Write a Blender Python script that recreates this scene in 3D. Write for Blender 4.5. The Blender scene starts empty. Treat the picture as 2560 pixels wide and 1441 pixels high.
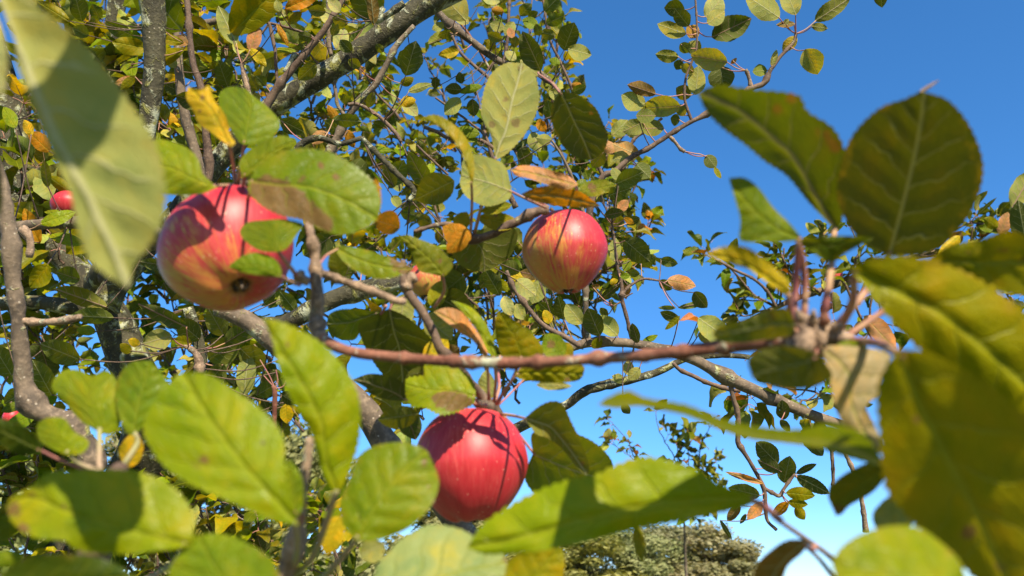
import bpy, math, random
from mathutils import Vector, Matrix, noise as mnoise
from math import sin, cos, pi, sqrt, exp

# ------------------------------------------------------------------ camera, sky, sun, exposure
scene = bpy.context.scene
col = scene.collection
PITCH = math.radians(22.0)
LENS, SENSOR = 27.0, 36.0
FPX = 2560 * LENS / SENSOR
cam_data = bpy.data.cameras.new("camera")
cam = bpy.data.objects.new("camera", cam_data)
col.objects.link(cam)
cam.location = (0, 0, 1.6)
cam.rotation_euler = (math.radians(90) + PITCH, 0, 0)
cam_data.lens = LENS
cam_data.sensor_width = SENSOR
cam_data.clip_start = 0.02
cam_data.clip_end = 3000
cam_data.dof.use_dof = True
cam_data.dof.focus_distance = 1.15
cam_data.dof.aperture_fstop = 8.6
scene.camera = cam

SUN_EL, SUN_AZ = 38.0, 20.0      # azimuth measured to the right of straight behind the camera
el, az = math.radians(SUN_EL), math.radians(SUN_AZ)
SUN = Vector((sin(az) * cos(el), -cos(az) * cos(el), sin(el)))
world = bpy.data.worlds.new("World")
scene.world = world
world.use_nodes = True
wn = world.node_tree
bg = wn.nodes["Background"]
sky = wn.nodes.new("ShaderNodeTexSky")
sky.sky_type = 'NISHITA'
sky.sun_disc = False
sky.sun_elevation = el
sky.sun_rotation = math.radians(180 - SUN_AZ)
sky.air_density = 0.7
sky.dust_density = 0.3
sky.ozone_density = 7.0
EXPO = 1.2
gm = wn.nodes.new("ShaderNodeGamma"); gm.inputs[1].default_value = 0.82
hs = wn.nodes.new("ShaderNodeHueSaturation"); hs.inputs["Saturation"].default_value = 1.24
k_ = 3.85 * 0.05 ** 0.82 / 2 ** EXPO
bg.inputs[1].default_value = 0.15
hs.inputs["Value"].default_value = k_ / 0.15
wn.links.new(sky.outputs[0], gm.inputs[0]); wn.links.new(gm.outputs[0], hs.inputs["Color"]); wn.links.new(hs.outputs[0], bg.inputs[0])
sl = bpy.data.lights.new("sun", 'SUN')
sl.energy = 5.0
sl.angle = math.radians(0.53)
sl.color = (1.0, 0.89, 0.70)
so = bpy.data.objects.new("sun", sl)
so.rotation_euler = SUN.to_track_quat('Z', 'Y').to_euler()
so.location = (3, -6, 8)
col.objects.link(so)
scene.view_settings.view_transform = 'Standard'
scene.view_settings.look = 'None'
scene.view_settings.exposure = EXPO
scene.view_settings.gamma = 1.0
scene.view_settings.use_curve_mapping = False
scene.cycles.max_bounces = 8
scene.cycles.transmission_bounces = 6
scene.cycles.use_denoising = True

# ------------------------------------------------------------------ helpers
CAM = Vector((0, 0, 1.6))
RGT = Vector((1, 0, 0))
FWD = Vector((0, cos(PITCH), sin(PITCH)))
UPV = Vector((0, -sin(PITCH), cos(PITCH)))

def P(x, y, z):
    """photo pixel (2560 x 1441) at distance z along the view axis -> world point"""
    return CAM + RGT * ((x - 1280) / FPX * z) + UPV * ((720.5 - y) / FPX * z) + FWD * z

def px(p):
    d = p - CAM
    z = d.dot(FWD)
    return 1280 + d.dot(RGT) / z * FPX, 720.5 - d.dot(UPV) / z * FPX, z

def crom(pts, n):
    """n samples along a Catmull-Rom curve through tuples, by chord length"""
    k = len(pts)
    if k == 1:
        return [pts[0]] * n
    d = [0.0]
    for a, b in zip(pts, pts[1:]):
        d.append(d[-1] + max(1e-9, sqrt(sum((p - q) ** 2 for p, q in zip(a, b)))))
    out = []
    seg = 0
    for i in range(n):
        t = d[-1] * i / (n - 1)
        while seg < k - 2 and t > d[seg + 1]:
            seg += 1
        f = (t - d[seg]) / (d[seg + 1] - d[seg])
        p1, p2 = pts[seg], pts[seg + 1]
        p0 = pts[seg - 1] if seg > 0 else tuple(2 * a - b for a, b in zip(p1, p2))
        p3 = pts[seg + 2] if seg + 2 < k else tuple(2 * b - a for a, b in zip(p1, p2))
        out.append(tuple(0.5 * (2 * b + (c - a) * f + (2 * a - 5 * b + 4 * c - dd) * f * f + (3 * b - a - 3 * c + dd) * f ** 3)
                         for a, b, c, dd in zip(p0, p1, p2, p3)))
    return out

def mesh_obj(name, verts, faces, mats, parent=None, loc=(0, 0, 0), midx=None, smooth=True):
    me = bpy.data.meshes.new(name)
    me.from_pydata(verts, [], faces)
    for m in (mats if isinstance(mats, (list, tuple)) else [mats]):
        me.materials.append(m)
    if midx:
        me.polygons.foreach_set("material_index", midx)
    if smooth:
        me.polygons.foreach_set("use_smooth", [True] * len(faces))
    o = bpy.data.objects.new(name, me)
    o.location = loc
    if parent is not None:
        o.parent = parent
    col.objects.link(o)
    return o

def root(name, label, cat, loc, group=None):
    o = bpy.data.objects.new(name, None)
    o.empty_display_size = 0.05
    o.location = loc
    o["label"] = label
    o["category"] = cat
    if group:
        o["group"] = group
    col.objects.link(o)
    return o

# ------------------------------------------------------------------ materials
class NT:
    def __init__(s, name):
        s.m = bpy.data.materials.new(name)
        s.m.use_nodes = True
        s.t = s.m.node_tree
        s.t.nodes.clear()
        s.out = s.t.nodes.new("ShaderNodeOutputMaterial")
    def n(s, typ, props=None, **inp):
        nd = s.t.nodes.new("ShaderNode" + typ)
        for k, v in (props or {}).items():
            setattr(nd, k, v)
        for k, v in inp.items():
            s.set(nd, k, v)
        return nd
    def set(s, nd, k, v):
        k = int(k[1:]) if k[0] == 'i' and k[1:].isdigit() else k.replace('_', ' ')
        sock = nd.inputs[k]
        if isinstance(v, bpy.types.NodeSocket):
            s.t.links.new(v, sock)
        else:
            sock.default_value = v
    def math(s, op, a, b=0.0, c=None):
        nd = s.n("Math", {"operation": op}, i0=a, i1=b)
        if c is not None:
            s.set(nd, 'i2', c)
        return nd.outputs[0]
    def mix(s, f, a, b, mode='MIX'):
        nd = s.n("Mix", {"data_type": 'RGBA', "blend_type": mode})
        s.set(nd, 'i0', f); s.set(nd, 'i6', a); s.set(nd, 'i7', b)
        return nd.outputs[2]
    def ss(s, v, lo, hi, a=0.0, b=1.0):
        nd = s.n("MapRange", {"interpolation_type": 'SMOOTHSTEP'}, i0=v, i1=lo, i2=hi, i3=a, i4=b)
        return nd.outputs[0]
    def noise(s, vec, scale, detail=3.0, rough=0.5, dist=0.0):
        return s.n("TexNoise", None, Vector=vec, Scale=scale, Detail=detail, Roughness=rough, Distortion=dist).outputs[0]

def C4(c):
    return (c[0], c[1], c[2], 1.0)

def leaf_material(name, per_face=False):
    b = NT(name)
    if per_face:
        tint = b.n("VertexColor", {"layer_name": "tint"}).outputs[0]
        rnd = b.n("Attribute", {"attribute_name": "rnd"}).outputs[2]
    else:
        oi = b.n("ObjectInfo")
        tint, rnd = oi.outputs["Color"], oi.outputs["Random"]
    uv = b.n("UVMap", {"uv_map": "vein"}).outputs[0]
    sx = b.n("SeparateXYZ", None, Vector=uv)
    u, y = sx.outputs[0], sx.outputs[1]
    sv = b.n("SeparateXYZ", None, Vector=b.n("UVMap", {"uv_map": "blade"}).outputs[0])
    vn = b.math('ABSOLUTE', b.math('SUBTRACT', sv.outputs[1], 0.5))
    vn = b.math('MULTIPLY', vn, 2.0)
    ay = b.math('ABSOLUTE', y)
    side = b.math('GREATER_THAN', y, 0.0)
    # randomised texture space
    off = b.n("CombineXYZ", None, X=b.math('MULTIPLY', rnd, 37.0), Y=b.math('MULTIPLY', rnd, 91.0), Z=0.0).outputs[0]
    tc = b.n("VectorMath", {"operation": 'ADD'}, i0=uv, i1=off).outputs[0]
    stain = b.n("Attribute", {"attribute_name": "stain"}).outputs[2]
    back = b.n("NewGeometry").outputs["Backfacing"]
    # veins
    wob = b.math('MULTIPLY', b.math('SUBTRACT', b.noise(tc, 7.0, 2.0), 0.5), 0.12)
    ph = b.math('SUBTRACT', u, b.math('MULTIPLY', ay, 0.75))
    ph = b.math('ADD', ph, b.math('MULTIPLY', b.math('MULTIPLY', ay, ay), 0.5))
    ph = b.math('ADD', b.math('MULTIPLY', b.math('ADD', ph, wob), 6.5), b.math('MULTIPLY', side, 0.4))
    fr = b.math('ABSOLUTE', b.math('SUBTRACT', b.math('FRACT', b.math('ADD', ph, 64.0)), 0.5))   # 0.5 on the vein
    lat = b.ss(fr, 0.445, 0.49)
    lat = b.math('MULTIPLY', lat, b.ss(vn, 1.0, 0.55))
    mid = b.ss(ay, 0.016, 0.006)
    vein = b.math('MAXIMUM', b.math('MULTIPLY', lat, 0.8), mid)
    net = b.n("TexVoronoi", {"feature": 'DISTANCE_TO_EDGE'}, Vector=tc, Scale=34.0).outputs[0]
    net2 = b.n("TexVoronoi", {"feature": 'DISTANCE_TO_EDGE'}, Vector=b.n("VectorMath", {"operation": 'MULTIPLY'}, i0=tc, i1=(9.0, 20.0, 1.0)).outputs[0], Scale=1.0).outputs[0]
    netm = b.math('MAXIMUM', b.ss(net, 0.0, 0.12, 0.7, 0.0), b.ss(net2, 0.0, 0.07, 1.0, 0.0))
    # colours
    n1 = b.noise(tc, 3.5, 4.0, 0.6)
    n2 = b.noise(tc, 14.0, 3.0, 0.6)
    yel = b.mix(1.0, tint, C4((1.55, 1.15, 0.5)), 'MULTIPLY')
    dk = b.mix(1.0, tint, C4((0.62, 0.78, 0.8)), 'MULTIPLY')
    lwy = b.ss(fr, 0.30, 0.49, 1.0, 0.45)
    c = b.mix(b.math('MULTIPLY', b.ss(n1, 0.48, 0.70), b.math('MULTIPLY', lwy, 0.8)), tint, yel)
    c = b.mix(b.math('MULTIPLY', b.ss(n1, 0.5, 0.3), 0.8), c, dk)
    c = b.mix(b.math('MULTIPLY', b.ss(n2, 0.55, 0.75), 0.35), c, yel)
    fleck = b.ss(b.noise(tc, 60.0, 2.0), 0.60, 0.72)
    c = b.mix(b.math('MULTIPLY', fleck, 0.14), c, C4((0.45, 0.44, 0.02)))
    # yellowing and browning from the rim inwards, only on some leaves
    rim = b.math('ADD', vn, b.math('MULTIPLY', b.math('SUBTRACT', n2, 0.5), 1.1))
    rsel = b.math('FRACT', b.math('MULTIPLY', rnd, 7.31))
    rimm = b.math('MULTIPLY', b.ss(rim, 0.9, 1.12), b.ss(rsel, 0.35, 0.8))
    c = b.mix(b.math('MULTIPLY', rimm, 0.45), c, C4((0.36, 0.24, 0.03)))
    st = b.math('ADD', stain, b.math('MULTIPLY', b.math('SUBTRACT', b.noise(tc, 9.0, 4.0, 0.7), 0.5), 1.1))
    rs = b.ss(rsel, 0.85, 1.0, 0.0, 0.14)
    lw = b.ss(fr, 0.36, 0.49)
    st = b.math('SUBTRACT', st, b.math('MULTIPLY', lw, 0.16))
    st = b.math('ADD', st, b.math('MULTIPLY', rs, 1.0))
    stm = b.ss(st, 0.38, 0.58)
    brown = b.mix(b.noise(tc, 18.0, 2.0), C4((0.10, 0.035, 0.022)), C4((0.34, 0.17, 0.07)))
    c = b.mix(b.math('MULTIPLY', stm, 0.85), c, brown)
    vo = b.n("TexVoronoi", {"feature": 'F1'}, Vector=tc, Scale=7.0)
    spot = b.math('MULTIPLY', b.ss(vo.outputs["Distance"], 0.11, 0.05),
                  b.math('GREATER_THAN', b.n("SeparateColor", None, Color=vo.outputs["Color"]).outputs[0], 0.8))
    c = b.mix(b.math('MULTIPLY', spot, 0.85), c, C4((0.07, 0.03, 0.015)))
    scab = b.noise(tc, 26.0, 5.0, 0.75)
    c = b.mix(b.math('MULTIPLY', b.ss(scab, 0.66, 0.70), b.math('MULTIPLY', b.ss(b.noise(tc, 2.2, 1.0), 0.5, 0.62), 0.75)), c, C4((0.13, 0.07, 0.03)))
    top = b.mix(b.math('MULTIPLY', vein, 0.45), c, C4((0.40, 0.42, 0.02)))
    top = b.mix(b.math('MULTIPLY', netm, 0.16), top, dk)
    under = b.mix(0.32, c, C4((0.36, 0.37, 0.12)))
    under = b.mix(b.math('MULTIPLY', netm, 0.2), under, b.mix(1.0, under, C4((0.7, 0.75, 0.7)), 'MULTIPLY'))
    veinc = b.mix(b.ss(b.math('FRACT', b.math('MULTIPLY', rnd, 3.7)), 0.5, 0.9), C4((0.56, 0.53, 0.26)), C4((0.58, 0.28, 0.28)))
    under = b.mix(b.math('MULTIPLY', vein, 0.85), under, veinc)
    bc = b.mix(1.0, b.mix(back, top, under), C4((0.64, 0.64, 0.64)), 'MULTIPLY')
    hgt = b.math('ADD', b.math('MULTIPLY', vein, -0.9), b.math('MULTIPLY', netm, -0.22))
    hgt = b.math('ADD', hgt, b.math('MULTIPLY', b.ss(fr, 0.0, 0.5), -0.18))
    hgt = b.math('ADD', hgt, b.math('MULTIPLY', n2, 0.35))
    bump = b.n("Bump", None, Strength=0.75, Distance=0.0008, Height=hgt).outputs[0]
    rough = b.n("Mix", {"data_type": 'FLOAT'}, i0=back, i2=b.math('ADD', 0.24, b.math('MULTIPLY', n1, 0.30)), i3=0.8).outputs[0]
    pr = b.n("BsdfPrincipled", None, Base_Color=bc, Roughness=rough, Normal=bump)
    pr.inputs["Specular IOR Level"].default_value = 0.14
    tcol = b.mix(1.0, c, C4((1.08, 0.93, 0.10)), 'MULTIPLY')
    tcol = b.mix(b.math('MULTIPLY', vein, 0.25), tcol, C4((0.2, 0.2, 0.05)))
    tr = b.n("BsdfTranslucent", None, Color=tcol, Normal=bump)
    ms = b.n("MixShader", None, i0=0.33, i1=pr.outputs[0], i2=tr.outputs[0])
    # insect holes with a brown rim
    hv = b.n("TexVoronoi", {"feature": 'F1'}, Vector=b.n("VectorMath", {"operation": 'ADD'}, i0=tc, i1=(3.3, 1.7, 0.0)).outputs[0], Scale=4.5)
    hd = b.math('ADD', hv.outputs["Distance"], b.math('MULTIPLY', b.math('SUBTRACT', n2, 0.5), 0.10))
    hsel = b.math('GREATER_THAN', b.n("SeparateColor", None, Color=hv.outputs["Color"]).outputs[1], 0.88)
    hole = b.math('MULTIPLY', b.math('LESS_THAN', hd, 0.05), hsel)
    tp = b.n("BsdfTransparent")
    ms = b.n("MixShader", None, i0=hole, i1=ms.outputs[0], i2=tp.outputs[0])
    b.t.links.new(ms.outputs[0], b.out.inputs[0])
    return b.m

def bark_material(name, c1, c2, lichen, lich_amt, scale=1.0, bump_d=0.0015):
    b = NT(name)
    tc = b.n("TexCoord").outputs["Object"]
    big = b.noise(tc, 22 * scale, 4.0, 0.6)
    fine = b.noise(tc, 160 * scale, 4.0, 0.65)
    c = b.mix(b.ss(big, 0.35, 0.65), C4(c1), C4(c2))
    c = b.mix(b.math('MULTIPLY', b.ss(fine, 0.45, 0.75), 0.5), c, C4([x * 2.1 for x in c2]))
    vor = b.n("TexVoronoi", {"feature": 'F1'}, Vector=tc, Scale=170.0 * scale)
    lent = b.ss(vor.outputs["Distance"], 0.22, 0.12)
    lent = b.math('MULTIPLY', lent, b.math('GREATER_THAN', b.n("SeparateColor", None, Color=vor.outputs["Color"]).outputs[0], 0.72))
    c = b.mix(b.math('MULTIPLY', lent, 0.55), c, C4((0.42, 0.36, 0.28)))
    ln = b.noise(tc, 34 * scale, 5.0, 0.7, 0.6)
    lm = b.ss(ln, 0.66 - lich_amt * 0.3, 0.74 - lich_amt * 0.25)
    lc = b.mix(b.ss(b.noise(tc, 75 * scale, 2.0), 0.4, 0.6), C4(lichen), C4((0.34, 0.35, 0.24)))
    c = b.mix(b.math('MULTIPLY', lm, 0.9), c, lc)
    h = b.math('ADD', b.math('MULTIPLY', fine, 0.6), b.math('MULTIPLY', lm, 0.7))
    h = b.math('ADD', h, b.math('MULTIPLY', big, 0.8))
    bump = b.n("Bump", None, Strength=0.9, Distance=bump_d, Height=h).outputs[0]
    pr = b.n("BsdfPrincipled", None, Base_Color=c, Roughness=0.78, Normal=bump)
    pr.inputs["Specular IOR Level"].default_value = 0.3
    b.t.links.new(pr.outputs[0], b.out.inputs[0])
    return b.m

def plain_material(name, c1, c2, scale, rough=0.7):
    b = NT(name)
    tc = b.n("TexCoord").outputs["Object"]
    n = b.noise(tc, scale, 3.0)
    c = b.mix(b.ss(n, 0.35, 0.65), C4(c1), C4(c2))
    pr = b.n("BsdfPrincipled", None, Base_Color=c, Roughness=rough)
    b.t.links.new(pr.outputs[0], b.out.inputs[0])
    return b.m

def apple_material():
    b = NT("apple_skin")
    uv = b.n("SeparateXYZ", None, Vector=b.n("UVMap", {"uv_map": "skin"}).outputs[0])
    th = b.math('MULTIPLY', uv.outputs[0], 2 * pi)
    rnd = b.math('MULTIPLY', b.n("ObjectInfo").outputs["Random"], 40.0)
    cx, sx_ = b.math('COSINE', th), b.math('SINE', th)
    v3 = b.n("CombineXYZ", None, X=b.math('ADD', b.math('MULTIPLY', cx, 1.0), rnd), Y=sx_, Z=b.math('MULTIPLY', uv.outputs[1], 0.55)).outputs[0]
    st1 = b.noise(v3, 9.0, 4.0, 0.65, 0.3)
    st2 = b.noise(v3, 26.0, 3.0, 0.6, 0.2)
    tc = b.n("TexCoord").outputs["Object"]
    blot = b.noise(tc, 38.0, 3.0)
    blush = b.n("Attribute", {"attribute_name": "blush"}).outputs[2]
    g = b.mix(b.ss(blot, 0.35, 0.65), C4((0.50, 0.19, 0.045)), C4((0.36, 0.26, 0.05)))
    r1 = b.mix(b.ss(st1, 0.35, 0.65), C4((0.33, 0.016, 0.022)), C4((0.47, 0.062, 0.058)))
    f = b.math('ADD', blush, b.math('MULTIPLY', b.math('SUBTRACT', st1, 0.5), 1.5))
    f = b.math('ADD', f, b.math('MULTIPLY', b.math('SUBTRACT', st2, 0.5), 1.1))
    f = b.math('ADD', f, b.math('MULTIPLY', b.math('SUBTRACT', blot, 0.5), 0.9))
    c = b.mix(b.ss(f, 0.22, 0.72), g, r1)
    dark = b.ss(b.math('ADD', f, b.math('MULTIPLY', b.math('SUBTRACT', st2, 0.5), 1.0)), 0.75, 1.15)
    c = b.mix(b.math('MULTIPLY', dark, 0.7), c, C4((0.36, 0.012, 0.022)))
    vo = b.n("TexVoronoi", {"feature": 'F1'}, Vector=tc, Scale=300.0)
    dot = b.math('MULTIPLY', b.ss(vo.outputs["Distance"], 0.2, 0.1),
                 b.math('GREATER_THAN', b.n("SeparateColor", None, Color=vo.outputs["Color"]).outputs[0], 0.6))
    c = b.mix(b.math('MULTIPLY', dot, 0.4), c, C4((0.75, 0.5, 0.35)))
    # russet round the stalk and inside the calyx
    rus = b.ss(b.math('ABSOLUTE', b.math('SUBTRACT', uv.outputs[1], 0.5)), 0.425, 0.47)
    c = b.mix(b.math('MULTIPLY', rus, 0.75), c, C4((0.20, 0.14, 0.05)))
    bump = b.n("Bump", None, Strength=0.25, Distance=0.0006, Height=b.noise(tc, 90.0, 3.0)).outputs[0]
    pr = b.n("BsdfPrincipled", None, Base_Color=c, Roughness=b.math('ADD', 0.37, b.math('MULTIPLY', blot, 0.16)), Normal=bump)
    pr.inputs["Specular IOR Level"].default_value = 0.36
    pr.inputs["Subsurface Weight"].default_value = 0.08
    pr.inputs["Subsurface Radius"].default_value = (0.006, 0.002, 0.001)
    b.t.links.new(pr.outputs[0], b.out.inputs[0])
    return b.m

M_LEAF = leaf_material("leaf_blade")
M_FOLI = leaf_material("foliage_blades", True)
M_STALK = plain_material("leaf_stalk", (0.26, 0.08, 0.085), (0.34, 0.20, 0.10), 60)
M_STALKG = plain_material("leaf_stalk_pale", (0.28, 0.19, 0.12), (0.22, 0.22, 0.08), 60)
M_BARK = bark_material("mossy_bark", (0.022, 0.019, 0.010), (0.055, 0.048, 0.024), (0.20, 0.19, 0.045), 0.55, 1.0, 0.004)
M_LIMB = bark_material("limb_bark", (0.055, 0.041, 0.029), (0.135, 0.098, 0.064), (0.25, 0.24, 0.06), 0.34, 1.0, 0.002)
M_TWIG = bark_material("twig_bark", (0.05, 0.030, 0.022), (0.12, 0.078, 0.052), (0.34, 0.34, 0.16), 0.05, 2.0, 0.0008)
M_RED = bark_material("young_red_bark", (0.10, 0.032, 0.018), (0.19, 0.080, 0.048), (0.32, 0.25, 0.17), 0.34, 1.4, 0.0008)
M_SPUR = bark_material("spur_bark", (0.10, 0.065, 0.042), (0.25, 0.17, 0.11), (0.36, 0.32, 0.22), 0.25, 2.2, 0.0022)
M_APPLE = apple_material()
M_DARKST = plain_material("apple_stalk_wood", (0.035, 0.022, 0.012), (0.08, 0.05, 0.025), 200)

# blade colours (base reflectance)
TONE = dict(
    G=(0.185, 0.25, 0.002), B=(0.25, 0.30, 0.001), D=(0.060, 0.090, 0.003), O=(0.185, 0.195, 0.006),
    P=(0.37, 0.37, 0.085), Y=(0.60, 0.41, 0.008), R=(0.26, 0.10, 0.012), K=(0.60, 0.29, 0.12),
    A=(0.30, 0.26, 0.001), N=(0.55, 0.24, 0.008), W=(0.52, 0.50, 0.17), V=(0.125, 0.17, 0.003),
    H=(0.060, 0.070, 0.002), J=(0.30, 0.37, 0.11), Q=(0.48, 0.36, 0.17))

def jit(c, r, a=0.12):
    k = 1 + r.uniform(-a, a) * 1.6
    return tuple(max(0.0008, x * k * (1 + r.uniform(-a, a))) for x in c) + (1.0,)

# ------------------------------------------------------------------ tubes
def tube_geo(pts, rad, ns=10, knob=0.0, seed=0, cap=True):
    verts, faces = [], []
    n = len(pts)
    up = None
    for i, p in enumerate(pts):
        t = (pts[min(i + 1, n - 1)] - pts[max(i - 1, 0)]).normalized()
        if up is None:
            up = t.orthogonal().normalized()
        else:
            up = (up - t * up.dot(t)).normalized()
        bi = t.cross(up)
        for k in range(ns):
            a = 2 * pi * k / ns
            r = rad[i]
            d = up * cos(a) + bi * sin(a)
            if knob:
                q = p + d * r
                r *= 1 + knob * mnoise.noise(q * (0.45 / max(rad[0], 1e-4)) + Vector((seed * 3.1, 0, 0)))
            verts.append(p + d * r)
    for i in range(n - 1):
        for k in range(ns):
            a, b_ = i * ns + k, i * ns + (k + 1) % ns
            faces.append((a, b_, b_ + ns, a + ns))
    if cap:
        faces.append(tuple(range(ns))[::-1])
        faces.append(tuple(range((n - 1) * ns, n * ns)))
    return verts, faces

SKEL = {}            # thing -> skeleton points for attaching spurs

def limb(thing, name, pts, mat, z=None, ns=10, knob=0.18, nodes=0, seed=1, label=None, sm=None, reg=True):
    """pts: (x, y, width_px[, depth]) in photo pixels; built in world space"""
    q = []
    for p in pts:
        zz = p[3] if len(p) > 3 else z
        w = P(p[0], p[1], zz)
        q.append((w.x, w.y, w.z, p[2] / 2 / FPX * zz))
    L = sum((Vector(a[:3]) - Vector(b[:3])).length for a, b in zip(q, q[1:]))
    r0 = max(x[3] for x in q)
    n = sm or int(min(90, max(len(q) * 3, L / (r0 * 0.9))))
    s = crom(q, n)
    base = Vector(thing.location)
    r = random.Random(seed)
    bumps = [(r.uniform(0.05, 0.95) * n, r.uniform(0.25, 0.5)) for _ in range(nodes)]
    P3 = [Vector(x[:3]) - base for x in s]
    R = []
    for i, x in enumerate(s):
        k = 1.0
        for bi, ba in bumps:
            k += ba * exp(-((i - bi) / 0.9) ** 2)
        R.append(x[3] * k)
    org = P3[0].copy()
    v, f = tube_geo([p - org for p in P3], R, ns, knob, seed)
    o = mesh_obj(name, v, f, mat, thing, org)
    if label:
        o["label"] = label
    if reg:
        SKEL.setdefault(thing.name, []).extend([p + base for p in P3[::2]])
    return o

def stalk(parent, wpts, r0, r1, mat, name="leaf_stalk", ns=6):
    """thin stalk through world points, child of a leaf (whose world location is known)"""
    s = crom([tuple(p) for p in wpts], 9)
    o0 = Vector(parent["_w"])
    org = Vector(s[0])
    pts = [Vector(x) - org for x in s]
    rr = [r0 + (r1 - r0) * i / 8 for i in range(9)]
    v, f = tube_geo(pts, rr, ns)
    return mesh_obj(name, v, f, mat, parent, org - o0)

# ------------------------------------------------------------------ traced leaf
def set_uvs(me, uvA, uvB):
    a = me.uv_layers.new(name="vein")
    b_ = me.uv_layers.new(name="blade")
    vi = [l.vertex_index for l in me.loops]
    a.data.foreach_set("uv", [c for i in vi for c in uvA[i]])
    b_.data.foreach_set("uv", [c for i in vi for c in uvB[i]])

def lat_phase(u, y):
    ay = abs(y)
    return (u - 0.75 * ay + 0.5 * ay * ay) * 6.5 + (0.4 if y > 0 else 0.0)

def tleaf(thing, z, face, tone, base, tip, A, B, M=(), sy=0.0, sx=0.0, bow=0.0, fold=0.0, wav=0.04,
          S=None, st=(), sr=0.0009, seed=None, nu=44, nv=14, quilt=0.004, smat=None, curl=0.0, label=None, ser=0.02):
    """a leaf whose outline is given in photo pixels; z = distance, sy/sx = slope of the blade away from the camera
    downwards / to the right, bow = bend along the midrib, fold = both halves turned away from (+) or to (-) the camera"""
    seed = seed if seed is not None else int(base[0] * 7 + base[1])
    r = random.Random(seed)
    mA = crom([base] + list(A) + [tip], nu)
    mB = crom([base] + list(B) + [tip], nu)
    if M:
        mM = crom([base] + list(M) + [tip], nu)
    else:
        mM = [((a[0] + b[0]) / 2, (a[1] + b[1]) / 2) for a, b in zip(mA, mB)]
        # pull the middle towards the straight base-tip line a little
        mM = [(m[0] * .6 + .4 * (base[0] + (tip[0] - base[0]) * i / (nu - 1)), m[1] * .6 + .4 * (base[1] + (tip[1] - base[1]) * i / (nu - 1))) for i, m in enumerate(mM)]
    yc, xc = (base[1] + tip[1]) / 2, (base[0] + tip[0]) / 2
    mm = z / FPX                                   # metres per pixel
    Lp = sqrt((base[0] - tip[0]) ** 2 + (base[1] - tip[1]) ** 2)
    teeth = 24
    p1, p2, f1, f2 = r.uniform(0, 6), r.uniform(0, 6), r.uniform(6, 10), r.uniform(7, 12)
    verts, uvA, uvB, stn = [], [], [], []
    for i in range(nu):
        u = i / (nu - 1)
        for j in range(-nv // 2, nv // 2 + 1):
            v = j / (nv // 2)
            e = mA[i] if v < 0 else mB[i]
            m = mM[i]
            av = abs(v)
            hx, hy = e[0] - m[0], e[1] - m[1]
            hw = sqrt(hx * hx + hy * hy)
            k = av
            if av > 0.98 and 2 < i < nu - 2:
                k *= 1 + ser * ((i * 1.0) % 2 - 0.35) * (Lp * 0.45 / max(hw, Lp * 0.1))
            x, y = m[0] + hx * k, m[1] + hy * k
            d = z + mm * (sy * (y - yc) + sx * (x - xc))
            d -= bow * mm * Lp * (4 * u * (1 - u))
            d += curl * mm * Lp * (u ** 3)
            d += fold * mm * hw * av ** 1.3
            d += wav * mm * Lp * av * av * (sin(u * f1 + p1) if v < 0 else sin(u * f2 + p2)) * min(1, 4 * u * (1 - u) * 1.6)
            yy = v * hw / Lp
            ph = lat_phase(u, yy)
            q = cos(2 * pi * ph) * min(1, av * 5) * max(0, 1 - av ** 3) * min(1, u * 6) * min(1, (1 - u) * 6)
            d += (quilt * mm * Lp) * q * (1 if face == 'T' else -1)
            d += mm * Lp * (0.012 if face == 'T' else -0.016) * exp(-(av * hw / Lp / 0.02) ** 2)
            verts.append(P(x, y, d))
            uvA.append((u, yy)); uvB.append((u, v * .5 + .5))
            s_ = 0
            for t in st:
                s_ += exp(-((x - t[0]) ** 2 + (y - t[1]) ** 2) / (t[2] ** 2)) * (t[3] if len(t) > 3 else .75)
            stn.append(s_)
    w = nv + 1
    faces = []
    for i in range(nu - 1):
        for j in range(nv):
            a = i * w + j
            faces.append((a, a + 1, a + w + 1, a + w))
    # orientation: which side looks at the camera
    mid = (nu // 2) * w + nv // 2
    tot = Vector((0, 0, 0))
    for i in range(4, nu - 4, 3):
        for j in (2, nv // 2, nv - 3):
            a = i * w + j
            tot += (verts[a + 1] - verts[a]).cross(verts[a + w] - verts[a])
    towards = tot.dot(CAM - verts[mid]) > 0
    if towards != (face == 'T'):
        faces = [f[::-1] for f in faces]
    org = verts[nv // 2].copy()
    o = mesh_obj("leaf", [v - org for v in verts], faces, M_LEAF, thing, org - Vector(thing.location))
    set_uvs(o.data, uvA, uvB)
    at = o.data.attributes.new("stain", 'FLOAT', 'POINT')
    at.data.foreach_set("value", stn)
    c = TONE[tone] if isinstance(tone, str) else tone
    o.color = jit(c, r, 0.05)
    o["_w"] = tuple(org)
    if label:
        o["label"] = label
    if S:
        pts = [org - (verts[2 * w + nv // 2] - org).normalized() * -0.002] + [P(*(s if len(s) > 2 else (s[0], s[1], z))) for s in S]
        if len(pts) == 2:
            midp = (pts[0] + pts[1]) / 2 + UPV * (-0.08 * (pts[0] - pts[1]).length)
            pts = [pts[0], midp, pts[1]]
        far_ = (pts[-1] - pts[0]).length > 0.055
        stalk(o, pts, sr, sr * 1.35, smat or (M_TWIG if far_ and z > .7 else M_STALK))
    return o

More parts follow.
